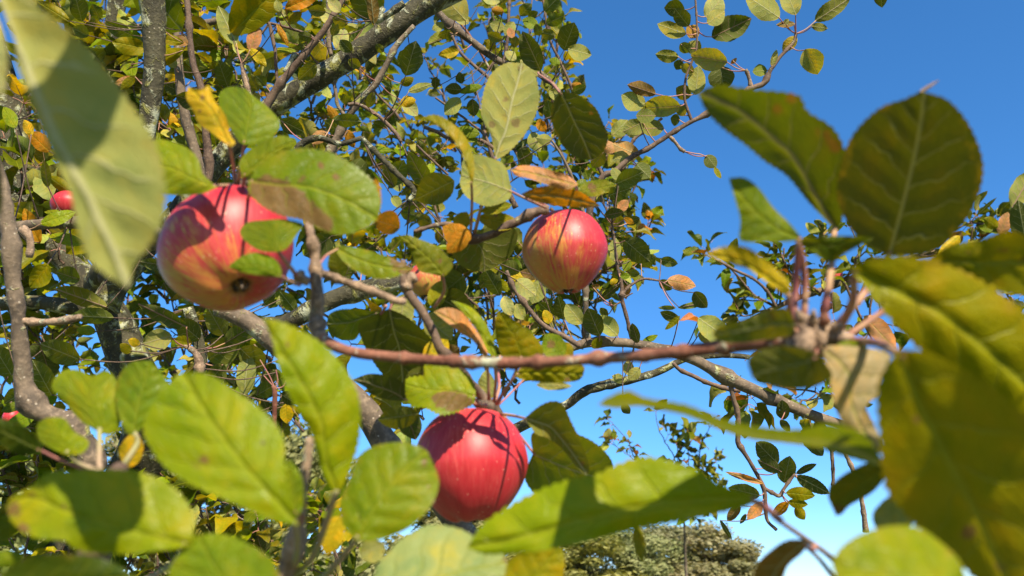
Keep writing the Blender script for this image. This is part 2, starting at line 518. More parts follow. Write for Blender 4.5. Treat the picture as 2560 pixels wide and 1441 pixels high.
def eleaf(thing, x0, y0, x1, y1, w, z, face='U', tone='O', sy=None, S=None, fold=None, bow=None, curve=0.0, st=(), seed=None, big=False, sr=0.0006, sx=0.0, **kw):
    """an oval leaf from base (x0,y0) to tip (x1,y1) of width w pixels"""
    r = random.Random(seed if seed is not None else int(x0 * 13 + y0 * 7 + x1))
    L = sqrt((x1 - x0) ** 2 + (y1 - y0) ** 2)
    ux, uy = (x1 - x0) / L, (y1 - y0) / L
    nx, ny = -uy, ux
    asym = r.uniform(0.85, 1.15)
    A, B, M = [], [], []
    for t, hw in ((0.06, .36), (.18, .72), (.34, .96), (.5, 1.0), (.66, .9), (.8, .66), (.91, .36)):
        c = curve * 4 * t * (1 - t) * L
        x, y = x0 + ux * L * t + nx * c, y0 + uy * L * t + ny * c
        j1, j2 = r.uniform(.94, 1.05), r.uniform(.94, 1.05)
        A.append((x + nx * hw * w / 2 * asym * j1, y + ny * hw * w / 2 * asym * j1))
        B.append((x - nx * hw * w / 2 / asym * j2, y - ny * hw * w / 2 / asym * j2))
        M.append((x, y))
    if sy is None:
        sy = -0.35 if face == 'T' else r.choice([0.45, 0.3, -0.1, 0.7])
    if fold is None:
        fold = r.uniform(0.0, 0.45) * (1 if face == 'T' else -1) * r.choice([1, 1, -.5])
    if bow is None:
        bow = r.uniform(-0.02, 0.1)
    return tleaf(thing, z, face, tone, (x0, y0), (x1, y1), A, B, M, sy=sy, sx=sx + r.uniform(-.3, .3), bow=bow, fold=fold,
                 wav=r.uniform(.02, .07), S=S, st=st, sr=sr, seed=seed, nu=44 if big else 25, nv=14 if big else 8, **kw)

# ------------------------------------------------------------------ small leaves: shared meshes
def small_leaf_mesh(seed, with_stalk=True):
    r = random.Random(seed)
    nu, nv = 11, 6
    wid = r.uniform(0.22, 0.36)
    fold = r.uniform(0.05, 0.95)
    droop = r.uniform(-0.12, 0.5)
    tw = r.uniform(-0.9, 0.9)
    p1, p2 = r.uniform(0, 6), r.uniform(0, 6)
    s0 = 0.3
    verts, uvA, uvB, faces, mi = [], [], [], [], []
    for i in range(nu):
        u = i / (nu - 1)
        hw = wid * (sin(pi * u ** 0.85) ** 0.72 if 0 < i < nu - 1 else 0.0)
        if 0 < i < nu - 1:
            hw *= 1 + (0.05 if i % 2 else -0.03)
        for j in range(-nv // 2, nv // 2 + 1):
            v = j / (nv // 2)
            a = tw * u
            y = v * hw
            zz = fold * abs(y) + 0.09 * v * v * sin(u * 8 + (p1 if v < 0 else p2))
            y2, z2 = y * cos(a) - zz * sin(a), y * sin(a) + zz * cos(a)
            verts.append(Vector((s0 + u, y2, z2 - droop * u * u)))
            uvA.append((u, y)); uvB.append((u, v * .5 + .5))
    w = nv + 1
    for i in range(nu - 1):
        for j in range(nv):
            a = i * w + j
            faces.append((a, a + w, a + w + 1, a + 1)); mi.append(0)
    if with_stalk:
        n0 = len(verts)
        vs, fs = tube_geo([Vector((0, 0, 0)), Vector((s0 * .5, 0, .02)), Vector((s0 + .03, 0, -0.006)), Vector((s0 + .5, 0, -.012 - droop * .25 + 0.0))],
                          [.014, .011, .011, .005], 4, cap=False)
        verts += vs
        uvA += [(0.5, 0.0)] * len(vs); uvB += [(0.5, 0.5)] * len(vs)
        for f in fs:
            faces.append(tuple(a + n0 for a in f)); mi.append(1)
    return verts, faces, mi, uvA, uvB

SMALL = []
SMALL_GEO = []
for k in range(18):
    g = small_leaf_mesh(100 + k)
    SMALL_GEO.append(g)
    me = bpy.data.meshes.new("leaf")
    me.from_pydata(g[0], [], g[1])
    me.materials.append(M_LEAF); me.materials.append(M_STALK)
    me.polygons.foreach_set("material_index", g[2])
    me.polygons.foreach_set("use_smooth", [True] * len(g[1]))
    set_uvs(me, g[3], g[4])
    SMALL.append(me)

LEAVES = {}          # thing name -> [(pixel size, matrix, tone, mesh index)]

def add_leaf(thing, H, d, up, L, tone, r):
    d = d.normalized()
    n = (up - d * up.dot(d))
    if n.length < 1e-3:
        n = d.orthogonal()
    n.normalize()
    y = n.cross(d)
    m = Matrix((d * L, y * L, n * L)).transposed().to_4x4()
    m.translation = H
    c = H + d * L
    z = (c - CAM).dot(FWD)
    LEAVES.setdefault(thing.name, []).append((L / max(z, .1), m, tone, r.randrange(18)))

MIXES = dict(
    top=(('D', 4), ('V', 4), ('O', 4), ('G', 5), ('P', 5), ('Y', .8), ('A', 3), ('B', 4)),
    left=(('O', 3), ('V', 4), ('A', 2.5), ('D', 3), ('P', 5), ('Y', 1.2), ('N', .2), ('G', 5), ('B', 5)),
    right=(('D', 5), ('V', 4), ('O', 3), ('P', 3.5), ('R', .6), ('K', .6), ('G', 2)),
    low=(('V', 4), ('G', 5), ('B', 4), ('O', 3), ('A', 4), ('P', 4), ('Y', 1), ('D', 4)))

def pick(mix, r):
    tot = sum(w for _, w in MIXES[mix])
    x = r.uniform(0, tot)
    for k, w in MIXES[mix]:
        x -= w
        if x <= 0:
            return TONE[k]
    return TONE['O']

def rosette(thing, H, axis, n, L, mix, r, spread=1.0):
    axis = axis.normalized()
    o1 = axis.orthogonal().normalized()
    o2 = axis.cross(o1)
    a0 = r.uniform(0, 6.28)
    for k in range(n):
        a = a0 + 2.4 * k
        tilt = r.uniform(0.5, 1.45) * spread
        d = axis * cos(tilt) + (o1 * cos(a) + o2 * sin(a)) * sin(tilt)
        d += Vector((0, 0, -0.15 + r.uniform(-.3, .2)))
        up = (Vector((0, 0, 1)) * 1.0 + SUN * 0.7 + Vector((r.gauss(0, .55), r.gauss(0, .55), r.gauss(0, .45)))).normalized()
        add_leaf(thing, H, d, up, L * r.uniform(0.62, 1.15), jit(pick(mix, r), r, 0.16), r)

TW = {}
def thin_twig(thing, pts, r0, r1, mat=None, name="twig", ns=5):
    base = Vector(thing.location)
    n = len(pts)
    rr = [r0 + (r1 - r0) * i / (n - 1) for i in range(n)]
    org = pts[0].copy()
    v, f = tube_geo([p - org for p in pts], rr, ns)
    o = mesh_obj(name, v, f, mat or M_TWIG, thing, org - base)
    return o

def shoot(thing, x0, y0, x1, y1, z0, z1, nsp=6, nl=4, L=0.062, mix='top', w0=7, wig=0.05, seed=0, tuft=5, name="twig"):
    """a leafy shoot from photo pixel 0 to photo pixel 1 with short spurs that carry rosettes of leaves"""
    r = random.Random(seed * 977 + int(x0 + y0 * 3))
    a, b_ = P(x0, y0, z0), P(x1, y1, z1)
    D = b_ - a
    n = max(8, int(D.length / 0.03))
    o1 = D.orthogonal().normalized(); o2 = D.normalized().cross(o1)
    ph = [r.uniform(0, 6.28) for _ in range(4)]
    pts = []
    for i in range(n):
        t = i / (n - 1)
        k = wig * D.length * sin(pi * t) 
        j = 0.006
        pts.append(a + D * t + o1 * k * sin(t * 5 + ph[0]) + o2 * k * cos(t * 4 + ph[1])
                   + Vector((r.uniform(-j, j), r.uniform(-j, j), r.uniform(-j, j))) * (1 if 0 < i < n - 1 else 0))
    ra = w0 / 2 / FPX * z0
    thin_twig(thing, pts, ra, ra * .4, name=name)
    SKEL.setdefault(thing.name, []).extend(pts[::2])
    for k in range(nsp):
        t = (k + r.uniform(.2, .8)) / nsp
        H = pts[min(n - 1, int(t * (n - 1)))]
        g = (o1 * r.uniform(-1, 1) + o2 * r.uniform(-1, 1) + D.normalized() * .4 + Vector((0, 0, .35))).normalized()
        sp = r.uniform(0.012, 0.05) if r.random() < .75 else r.uniform(.05, .1)
        E = H + g * sp
        thin_twig(thing, [H, (H + E) / 2 + Vector((0, 0, -.003)), E], ra * .5, ra * .42, M_SPUR if r.random() < .4 else M_TWIG, "spur", 4)
        rosette(thing, E, g, r.randint(max(2, nl - 1), nl + 1), L, mix, r)
    rosette(thing, pts[-1], D, tuft, L, mix, r, 0.8)

def cluster(thing, x, y, z, n=4, L=0.062, mix='top', ax=(0, -1), seed=0, ra=0.0022):
    """a rosette at a photo pixel, joined to the nearest wood of its thing"""
    r = random.Random(seed * 31 + int(x * 3 + y))
    H = P(x, y, z)
    pts = SKEL.get(thing.name, [])
    if pts:
        q = min(pts, key=lambda p: (p - H).length)
        d = H - q
        m = (H + q) / 2 + Vector((0, 0, -.1)) * d.length
        s = [Vector(t) for t in crom([tuple(q), tuple(m), tuple(H)], 9)]
        thin_twig(thing, s, ra, ra * .7)
    axis = RGT * ax[0] - UPV * ax[1] - FWD * r.uniform(-.2, .5)
    rosette(thing, H, axis, n, L, mix, r)

def emit_leaves():
    for tn, lst in LEAVES.items():
        thing = bpy.data.objects[tn]
        base = Vector(thing.location)
        def vis(t):
            x, y, z = px(t[1].translation)
            return (z > 0 and -150 < x < 2710 and -150 < y < 1590)
        lst.sort(key=lambda t: -t[0] * (1 if vis(t) else 0.01))
        have = sum(1 for c in thing.children if c.name.split('.')[0] == 'leaf')
        k = max(0, 296 - have)
        for s, m, tone, gi in lst[:k]:
            o = bpy.data.objects.new("leaf", SMALL[gi])
            mm = m.copy(); mm.translation = m.translation - base
            o.matrix_local = mm
            o.color = tone
            o.parent = thing
            col.objects.link(o)
        rest = lst[k:]
        if rest:
            V, F, MI, A, B, T, R = [], [], [], [], [], [], []
            for q, (s, m, tone, gi) in enumerate(rest):
                g = SMALL_GEO[gi]
                n0 = len(V)
                V += [m @ v - base for v in g[0]]
                F += [tuple(i + n0 for i in f) for f in g[1]]
                MI += g[2]; A += g[3]; B += g[4]
                T += [tone] * len(g[0]); R += [(q * 0.618) % 1.0] * len(g[0])
            o = mesh_obj("foliage", V, F, [M_FOLI, M_STALK], thing, (0, 0, 0), MI)
            set_uvs(o.data, A, B)
            ca = o.data.color_attributes.new("tint", 'FLOAT_COLOR', 'POINT')
            ca.data.foreach_set("color", [c for t in T for c in t])
            ra = o.data.attributes.new("rnd", 'FLOAT', 'POINT')
            ra.data.foreach_set("value", R)
            o["kind"] = "stuff"

def caster(thing, x, y, z, t, L, rot, wide=1.0):
    """an added leaf out of view that casts shade, at distance t towards the sun from a place in the photo"""
    c = P(x, y, z) + SUN * t
    qx, qy, qz = px(c)
    m_ = L / max(.03, qz) * FPX
    if qz > 0.02 and -m_ < qx < 2560 + m_ and -m_ < qy < 1441 + m_:
        return
    o1 = SUN.cross(Vector((0, 0, 1))).normalized()
    o2 = SUN.cross(o1)
    d = o1 * cos(rot) + o2 * sin(rot)
    add_leaf(thing, c - d * L * .8, d, SUN, L, jit(TONE['G'], random.Random(int(x)), .1), random.Random(int(y)))
# ------------------------------------------------------------------ ground and far woodland
def ground_material():
    b = NT("meadow")
    tc = b.n("TexCoord").outputs["Object"]
    n1 = b.noise(tc, 0.15, 4.0, 0.6)
    n2 = b.noise(tc, 6.0, 5.0, 0.7)
    c = b.mix(b.ss(n1, 0.35, 0.65), C4((0.05, 0.085, 0.02)), C4((0.11, 0.115, 0.04)))
    c = b.mix(b.math('MULTIPLY', b.ss(n2, 0.4, 0.7), 0.6), c, C4((0.15, 0.15, 0.06)))
    bump = b.n("Bump", None, Strength=0.8, Distance=0.06, Height=n2).outputs[0]
    pr = b.n("BsdfPrincipled", None, Base_Color=c, Roughness=0.9, Normal=bump)
    b.t.links.new(pr.outputs[0], b.out.inputs[0])
    return b.m

V, F = [], []
NG = 60
for i in range(NG + 1):
    for j in range(NG + 1):
        fx, fy = (i / NG * 2 - 1), (j / NG * 2 - 1)
        x, y = 1200 * fx * abs(fx), 1200 * fy * abs(fy)
        V.append((x, y, 0.25 * mnoise.noise(Vector((x * .03, y * .03, 0))) * min(1, (x * x + y * y) / 400)))
for i in range(NG):
    for j in range(NG):
        a = i * (NG + 1) + j
        F.append((a, a + NG + 1, a + NG + 2, a + 1))
g = mesh_obj("ground", V, F, ground_material())
g["kind"] = "structure"

def crown_material(name, c1, c2):
    b = NT(name)
    oi = b.n("ObjectInfo")
    tc = b.n("TexCoord").outputs["Object"]
    at = b.n("Attribute", {"attribute_name": "rnd"}).outputs[2]
    n1 = b.noise(tc, 0.6, 3.0)
    c = b.mix(b.ss(b.math('ADD', n1, b.math('MULTIPLY', b.math('SUBTRACT', at, .5), .3)), 0.3, 0.7), C4(c1), C4(c2))
    c = b.mix(1.0, c, oi.outputs["Color"], 'MULTIPLY')
    pr = b.n("BsdfPrincipled", None, Base_Color=c, Roughness=0.7)
    tr = b.n("BsdfTranslucent", None, Color=b.mix(1.0, c, C4((1.3, 1.2, .5)), 'MULTIPLY'))
    ms = b.n("MixShader", None, i0=0.3, i1=pr.outputs[0], i2=tr.outputs[0])
    b.t.links.new(ms.outputs[0], b.out.inputs[0])
    return b.m

M_CROWN = crown_material("woodland_foliage", (0.17, 0.185, 0.075), (0.25, 0.245, 0.12))  # greens lightened and greyed: distance haze is mixed into the colour

def crown_mesh(seed, H=13.0, R=5.0, n=26000):
    r = random.Random(seed)
    clumps = []
    for k in range(60):
        a, t = r.uniform(0, 6.28), r.uniform(-0.17, 1)
        h = 0.16 + 0.84 * t
        rad = R * (sin(pi * min(1, (max(h, .0) * .80 + .17))) ** .6) * r.uniform(.35, 1.05)
        clumps.append((Vector((rad * cos(a), rad * sin(a), H * h * .93)), r.uniform(.6, 2.0)))
    V, F, Rn = [], [], []
    for k in range(n):
        c, cr = clumps[r.randrange(len(clumps))]
        d = Vector((r.gauss(0, 1), r.gauss(0, 1), r.gauss(0, 1))).normalized()
        p = c + d * cr * (r.uniform(.55, 1.05))
        s = r.uniform(.10, .26)
        o1 = (d + Vector((r.gauss(0, .7), r.gauss(0, .7), r.gauss(0, .7)))).orthogonal().normalized()
        o2 = (d + Vector((r.gauss(0, .5), r.gauss(0, .5), r.gauss(0, .5)))).cross(o1).normalized()
        n0 = len(V)
        V += [p - o1 * s, p - o2 * s * .6, p + o1 * s * 1.2, p + o2 * s * .6]
        F.append((n0, n0 + 1, n0 + 2, n0 + 3))
        Rn += [r.random()] * 4
    me = bpy.data.meshes.new("crown")
    me.from_pydata(V, [], F)
    me.materials.append(M_CROWN)
    at = me.attributes.new("rnd", 'FLOAT', 'POINT')
    at.data.foreach_set("value", Rn)
    return me

def trunk_mesh(seed, H=13.0):
    r = random.Random(seed)
    V, F = [], []
    def add(pts, rad):
        v, f = tube_geo(pts, rad, 8, .1, seed)
        n0 = len(V)
        V.extend(v); F.extend(tuple(i + n0 for i in q) for q in f)
    add([Vector((r.uniform(-.1, .1) * i, r.uniform(-.1, .1) * i, H * .8 * i / 7)) for i in range(8)], [.34 - .04 * i for i in range(8)])
    for k in range(12):
        a = 2.4 * k
        h = H * (.22 + .045 * k)
        L = r.uniform(2, 3.8)
        add([Vector((cos(a) * L * t, sin(a) * L * t, h + L * .75 * t)) for t in (0, .35, .7, 1)], [.13, .1, .06, .03])
    me = bpy.data.meshes.new("trunk")
    me.from_pydata(V, [], F)
    me.materials.append(M_LIMB)
    me.polygons.foreach_set("use_smooth", [True] * len(F))
    return me

CR = [crown_mesh(s) for s in (1, 2, 3)]
TR = [trunk_mesh(s) for s in (1, 2, 3)]
wood_labels = ["olive-green woodland tree seen low through the gap under the long pointed leaf",
               "rounded brownish woodland tree at the right end of the wood, beside open sky",
               "pale-trunked grey-green woodland tree between the two rounded tops",
               "yellow-green woodland tree at the left of the gap under the long leaf",
               "tall woodland tree seen through the leaves near the bottom twig fork",
               "woodland tree behind the lowest red apple",
               "woodland tree behind the big shadowed leaf at bottom left",
               "woodland tree at the bottom left corner behind the leaves",
               "low bushy tree behind the right end of the wood"]
# photo x of crown, photo y of crown top, distance, mesh, height scale, colour
wood = [(1560, 1318, 58, 0, (0.95, 1.0, .8)), (1765, 1318, 60, 1, (1.12, 1.0, 1.0)), (1665, 1312, 62, 2, (.98, .95, 1.0)),
        (1440, 1330, 52, 1, (1.15, 1.1, .6)), (745, 1085, 46, 2, (1.0, 1.0, .8)), (1120, 1240, 55, 0, (1.05, 1.0, .8)),
        (430, 1050, 44, 1, (1.0, .95, .8)), (90, 1060, 44, 0, (.9, 1.0, .7)), (1850, 1400, 70, 0, (1.1, 1.0, 1.0))]
for k, (x, y, z, m, c) in enumerate(wood):
    top = P(x, y, z)
    s = top.z / 13.0
    s2 = max(s, 1.0)
    t = root("woodland_tree", wood_labels[k], "tree", (top.x, top.y, 0), "woodland trees beyond the orchard")
    for nm, me in (("crown", CR[m]), ("trunk", TR[m])):
        o = bpy.data.objects.new(nm, me)
        o.parent = t
        o.scale = (s2, s2, s)
        o.rotation_euler = (0, 0, k * 1.3)
        o.color = C4(c)
        col.objects.link(o)

# ------------------------------------------------------------------ the things
tree = root("apple_tree", "old lichen-covered apple tree filling the left half, thick dark limbs with yellowing leaves", "apple tree", (-1.1, 1.75, 0))
upper = root("apple_branch", "small-leaved upper branches behind the two big pale leaves, top centre", "branch", P(1090, 5, 1.9), "apple branches")
skyb = root("apple_branch", "slender twig with veined grey-green leaves alone against blue sky, upper right", "branch", P(1507, 440, 1.3), "apple branches")
midr = root("apple_branch", "smooth grey-brown branch sloping down behind the hub of the long reddish twig", "branch", P(1340, 1047, 1.15), "apple branches")
farr = root("apple_branch", "distant sunlit pale branch with small leaves between the twig and the big rounded leaf", "branch", P(2111, 702, 2.4), "apple branches")
longt = root("apple_branch", "long reddish twig crossing the picture to a blurred spur with huge dark and golden leaves", "branch", P(775, 500, .44), "apple branches")
fruitb = root("apple_branch", "knobbly fruiting branch in the centre carrying the two right-hand apples among spotted leaves", "branch", P(1161, 594, .6), "apple branches")
lowb = root("apple_branch", "bottom shoot with bright yellow-green leaves fanning up below the leftmost apple", "branch", P(712, 1441, .31), "apple branches")
cornb = root("apple_branch", "bottom left shoot with shadow-crossed leaf and heart-shaped leaves", "branch", P(300, 1175, .3), "apple branches")
nearb = root("apple_branch", "very close blurred shoot with one huge pale hanging leaf, upper left corner", "branch", P(-60, -80, .22), "apple branches")
lright = root("apple_branch", "near shoot at bottom right with bright, long pointed and curled brown leaves", "branch", P(2080, 1395, .3), "apple branches")
spray = root("fruit_tree", "far young fruit tree with small leafy sprays above the long pointed leaf", "tree", (P(1700, 1200, 6).x, P(1700, 1200, 6).y, 0))

# ---- main tree limbs
Z = 1.5
limb(tree, "trunk", [(-420, 2700, 300, 1.75), (-330, 2300, 230, 1.75), (-120, 1800, 200, 1.7), (160, 1450, 170, 1.62), (330, 1200, 130, 1.55), (372, 1040, 112), (330, 925, 102), (296, 830, 98), (262, 760, 84), (217, 705, 76), (165, 645, 70), (110, 575, 80), (60, 500, 92), (30, 400, 95), (0, 250, 90), (-60, 40, 80)], M_BARK, Z, 18, .3, seed=3)
limb(tree, "limb", [(1230, -70, 66), (1100, -10, 62), (1000, 58, 60), (900, 128, 57), (800, 192, 54), (720, 243, 52), (640, 300, 50), (560, 390, 50), (470, 500, 52), (390, 590, 55), (300, 700, 60), (262, 770, 70)], M_BARK, 1.35, 16, .2, seed=4)
limb(tree, "limb", [(376, -40, 64), (382, 30, 62), (386, 100, 54), (384, 180, 50), (375, 270, 45), (365, 360, 44), (350, 470, 46), (300, 600, 54, 1.3), (240, 720, 70, 1.5)], M_BARK, 1.12, 14, .25, seed=5)
limb(tree, "limb", [(300, -40, 46), (290, 20, 42), (283, 70, 32), (280, 130, 28), (277, 220, 27), (270, 330, 30), (230, 500, 36), (190, 680, 50)], M_BARK, 1.8, 12, .2, seed=6)
limb(tree, "limb", [(465, -30, 14), (470, 30, 14), (476, 110, 15), (484, 165, 16), (502, 220, 18), (515, 330, 20), (520, 450, 22), (470, 520, 24)], M_TWIG, 1.3, nodes=3)
limb(tree, "limb", [(440, 60, 12), (446, 144, 20), (453, 235, 24), (470, 320, 26), (487, 378, 26), (500, 450, 26), (480, 520, 26)], M_LIMB, 1.25)
limb(tree, "limb", [(326, 70, 18), (400, 66, 18), (470, 62, 18), (540, 53, 17), (640, 20, 15)], M_LIMB, 1.7)
limb(tree, "twig", [(600, 44, 6), (686, 61, 7), (761, 83, 7), (790, 100, 8)], M_TWIG, 1.25)
limb(tree, "limb", [(866, -15, 12), (840, 30, 14), (805, 83, 16), (770, 125, 17), (740, 162, 18), (705, 205, 20), (678, 245, 22), (655, 285, 24)], M_TWIG, 1.25, nodes=3)
limb(tree, "twig", [(674, 58, 8), (680, 90, 10), (688, 130, 8), (692, 195, 8), (700, 212, 9)], M_TWIG, 1.25)
limb(tree, "spur", [(738, 134, 14), (725, 160, 14), (712, 182, 13)], M_BARK, 1.25)
limb(tree, "limb", [(821, 0, 12), (823, 60, 12), (822, 110, 12), (828, 140, 10)], M_LIMB, 1.3)
limb(tree, "twig", [(640, 280, 14), (623, 235, 13), (612, 195, 12), (604, 160, 10)], M_SPUR, 1.2, nodes=4)
limb(tree, "limb", [(960, 20, 12), (935, 50, 22), (965, 40, 16), (1010, 8, 16)], M_BARK, 1.2, nodes=2)
limb(tree, "limb", [(1035, 65, 12), (1010, 92, 13), (988, 119, 14), (966, 162, 15), (937, 213, 17), (901, 248, 17), (875, 285, 18), (840, 350, 20), (800, 420, 24), (760, 470, 26)], M_LIMB, 1.22, nodes=4)
limb(tree, "twig", [(833, 195, 9), (840, 235, 9), (845, 265, 9), (870, 300, 10)], M_LIMB, 1.35)
limb(tree, "limb", [(541, 772, 40), (575, 782, 44), (613, 800, 47), (660, 830, 54), (700, 865, 58), (760, 905, 60), (840, 960, 60), (908, 1015, 62), (952, 1092, 66), (1010, 1160, 66), (1089, 1240, 66), (1125, 1282, 62), (1165, 1335, 58), (1240, 1420, 60), (1330, 1560, 62)], M_LIMB, .82, 16, .16, seed=9)
limb(tree, "limb", [(650, 818, 44, .84), (700, 812, 42), (740, 796, 44), (800, 765, 46), (850, 745, 48), (900, 728, 50), (960, 715, 44), (1010, 705, 34)], M_BARK, .86, 14, .3, seed=12)
limb(tree, "limb", [(262, 700, 50, 1.45), (330, 620, 50, 1.2), (390, 597, 50, 1.05), (330, 560, 40), (260, 556, 36), (180, 557, 32), (110, 560, 30), (47, 568, 30), (-40, 585, 30)], M_LIMB, .95, 14, .2, seed=13)
limb(tree, "limb", [(-60, 770, 34), (0, 762, 34), (60, 756, 36), (120, 758, 36), (170, 768, 36), (240, 790, 40, 1.5)], M_BARK, 1.45, 12, .3, seed=14)
limb(tree, "limb", [(-20, 380, 26), (8, 480, 32), (22, 568, 35), (32, 677, 36), (43, 767, 38), (54, 875, 38), (61, 965, 44), (90, 1022, 50), (137, 1042, 46), (200, 1090, 42), (250, 1180, 44)], M_LIMB, .72, 14, .32, nodes=9, seed=15)
limb(tree, "spur", [(55, 803, 18), (100, 806, 17), (144, 803, 15), (180, 798, 17), (204, 792, 14)], M_SPUR, .72, nodes=4)
limb(tree, "spur", [(55, 570, 20), (75, 600, 18), (74, 645, 14)], M_SPUR, .8, nodes=2)
limb(tree, "limb", [(470, 770, 26, 1.05), (490, 830, 28, 1.05), (500, 870, 26), (502, 905, 30), (495, 960, 26), (500, 1040, 30), (520, 1150, 36)], M_BARK, 1.05, seed=16)
limb(tree, "spur", [(500, 935, 20), (498, 905, 22), (490, 885, 16), (472, 870, 12), (460, 866, 8)], M_SPUR, .95, nodes=2)
limb(tree, "twig", [(687, 1140, 12), (686, 1047, 11), (687, 986, 12), (683, 965, 10)], M_RED, .8)
for x, y in ((650, 900), (690, 925), (715, 950), (660, 940)):
    limb(tree, "leaf_stalk", [(687, 972, 4), ((687 + x) / 2 + 6, (972 + y) / 2 + 6, 3), (x, y, 3)], M_STALK, .8, ns=6, reg=False)
limb(tree, "twig", [(1120, 437, 6), (1081, 401, 6), (1042, 364, 6)], M_TWIG, 1.25)
limb(tree, "twig", [(870, 262, 9), (897, 262, 9), (944, 289, 10), (988, 332, 10), (1003, 356, 9)], M_TWIG, 1.2)
limb(tree, "limb", [(905, 345, 12), (944, 386, 14), (973, 415, 14), (1002, 444, 14), (1031, 470, 14), (1034, 488, 13), (1020, 503, 12)], M_BARK, .95, nodes=3)
limb(tree, "limb", [(760, 470, 26), (740, 380, 20), (790, 345, 16), (850, 360, 14), (905, 345, 12)], M_BARK, 1.1)

# ---- upper centre branches
limb(upper, "limb", [(1060, -20, 24), (1089, 22, 21), (1125, 61, 20), (1161, 90, 19), (1204, 123, 18), (1251, 155, 18), (1295, 170, 18), (1334, 172, 18), (1358, 192, 16), (1395, 224, 9), (1430, 280, 7)], M_LIMB, 1.5, nodes=4, seed=21)
limb(upper, "limb", [(1277, -20, 7), (1273, 10, 8), (1269, 90, 8), (1262, 141, 8), (1255, 160, 8)], M_TWIG, 1.6, nodes=2)
limb(upper, "limb", [(1352, -20, 6), (1359, 10, 6), (1374, 97, 7), (1399, 152, 7), (1432, 227, 7), (1450, 290, 8), (1470, 360, 9), (1507, 440, 10)], M_TWIG, 1.7, nodes=3)
limb(upper, "limb", [(1089, 245, 5), (1136, 278, 6), (1179, 310, 6), (1215, 345, 8), (1240, 420, 12), (1290, 520, 16)], M_TWIG, 1.6)
limb(upper, "limb", [(1060, 318, 9), (1092, 330, 9), (1125, 346, 10), (1197, 350, 10), (1235, 372, 12)], M_TWIG, 1.6)
limb(upper, "twig", [(1150, 58, 6), (1175, 90, 6), (1200, 130, 6), (1222, 170, 6)], M_RED, 1.55)
limb(upper, "twig", [(1130, 90, 7), (1150, 130, 8), (1180, 160, 8), (1210, 185, 9), (1235, 210, 8)], M_TWIG, 1.6)
limb(upper, "limb", [(1380, 352, 6), (1410, 400, 7), (1440, 470, 8), (1464, 560, 10), (1466, 640, 13), (1464, 713, 15), (1465, 785, 15), (1470, 860, 18)], M_LIMB, 1.3, nodes=2)

# ---- branch against the sky
limb(skyb, "limb", [(1990, 85, 8), (1985, 105, 8), (1967, 125, 8), (1949, 144, 9), (1938, 160, 9), (1927, 175, 10), (1915, 200, 12), (1905, 212, 14), (1877, 222, 13), (1820, 255, 12), (1761, 289, 12), (1728, 305, 11), (1696, 323, 11), (1659, 347, 12), (1620, 372, 12), (1580, 392, 13), (1536, 429, 15), (1507, 442, 16), (1480, 500, 18), (1470, 560, 20)], M_TWIG, 1.3, nodes=8, seed=31)
limb(skyb, "twig", [(1674, 342, 9), (1684, 352, 8), (1692, 361, 8), (1700, 372, 8), (1712, 380, 9)], M_SPUR, 1.3, nodes=2)
limb(skyb, "leaf_stalk", [(1710, 379, 3), (1735, 384, 3), (1750, 386, 3), (1765, 392, 3)], M_STALK, 1.3, reg=False, ns=6)
limb(skyb, "twig", [(1737, -20, 4), (1739, 7, 5), (1742, 60, 5), (1741, 119, 6), (1727, 162, 6), (1714, 198, 6), (1712, 250, 7), (1730, 305, 8)], M_TWIG, 1.3, nodes=3)
limb(skyb, "spur", [(1878, 220, 9), (1873, 198, 9), (1868, 182, 9), (1864, 174, 8)], M_SPUR, 1.3, nodes=2)
limb(skyb, "limb", [(1655, 296, 7), (1620, 325, 7), (1583, 352, 8), (1561, 415, 9), (1545, 425, 10)], M_TWIG, 1.35, nodes=3)

# ---- branch lower right
limb(midr, "limb", [(1330, 905, 30, 1.2), (1400, 880, 24), (1450, 862, 22), (1497, 855, 23), (1545, 856, 23), (1594, 861, 24), (1650, 872, 25), (1700, 886, 26), (1743, 904, 27), (1797, 932, 30), (1858, 963, 32), (1913, 988, 30), (1985, 1020, 28), (2050, 1046, 25), (2093, 1058, 24), (2160, 1085, 20)], M_LIMB, 1.2, 14, .14, nodes=5, seed=41)
limb(midr, "limb", [(1873, 893, 13), (1812, 889, 13), (1743, 893, 14), (1700, 903, 15), (1640, 932, 19), (1558, 954, 21), (1468, 976, 23), (1413, 1015, 23), (1341, 1047, 26), (1260, 1090, 30), (1130, 1180, 40, .95)], M_BARK, 1.3, 12, .22, nodes=3, seed=42)
limb(midr, "twig", [(1682, 908, 9), (1700, 925, 10), (1732, 940, 11), (1768, 957, 11), (1822, 974, 11), (1850, 978, 10)], M_TWIG, 1.25, nodes=3)
limb(midr, "limb", [(1825, 955, 13), (1833, 993, 12), (1845, 1040, 11), (1845, 1090, 12), (1846, 1109, 14), (1869, 1145, 11), (1891, 1184, 10), (1909, 1220, 12), (1913, 1253, 10), (1918, 1300, 8), (1941, 1325, 8)], M_TWIG, 1.2, nodes=5, seed=44)
limb(midr, "twig", [(1912, 1222, 9), (1930, 1232, 9), (1949, 1240, 10), (1960, 1222, 8), (1972, 1205, 8), (1987, 1186, 6)], M_TWIG, 1.2, nodes=2)
limb(midr, "twig", [(2075, 1095, 8), (2080, 1140, 9), (2083, 1190, 8), (2080, 1250, 7)], M_TWIG, 1.2, nodes=3)
limb(midr, "twig", [(2110, 1130, 9), (2130, 1170, 10), (2150, 1230, 10), (2160, 1290, 12), (2165, 1330, 16)], M_SPUR, 1.2, nodes=3)
limb(midr, "twig", [(1266, 677, 9), (1284, 720, 11), (1323, 774, 12), (1359, 814, 13), (1413, 843, 14), (1450, 866, 15)], M_TWIG, 1.0, nodes=5, seed=45)
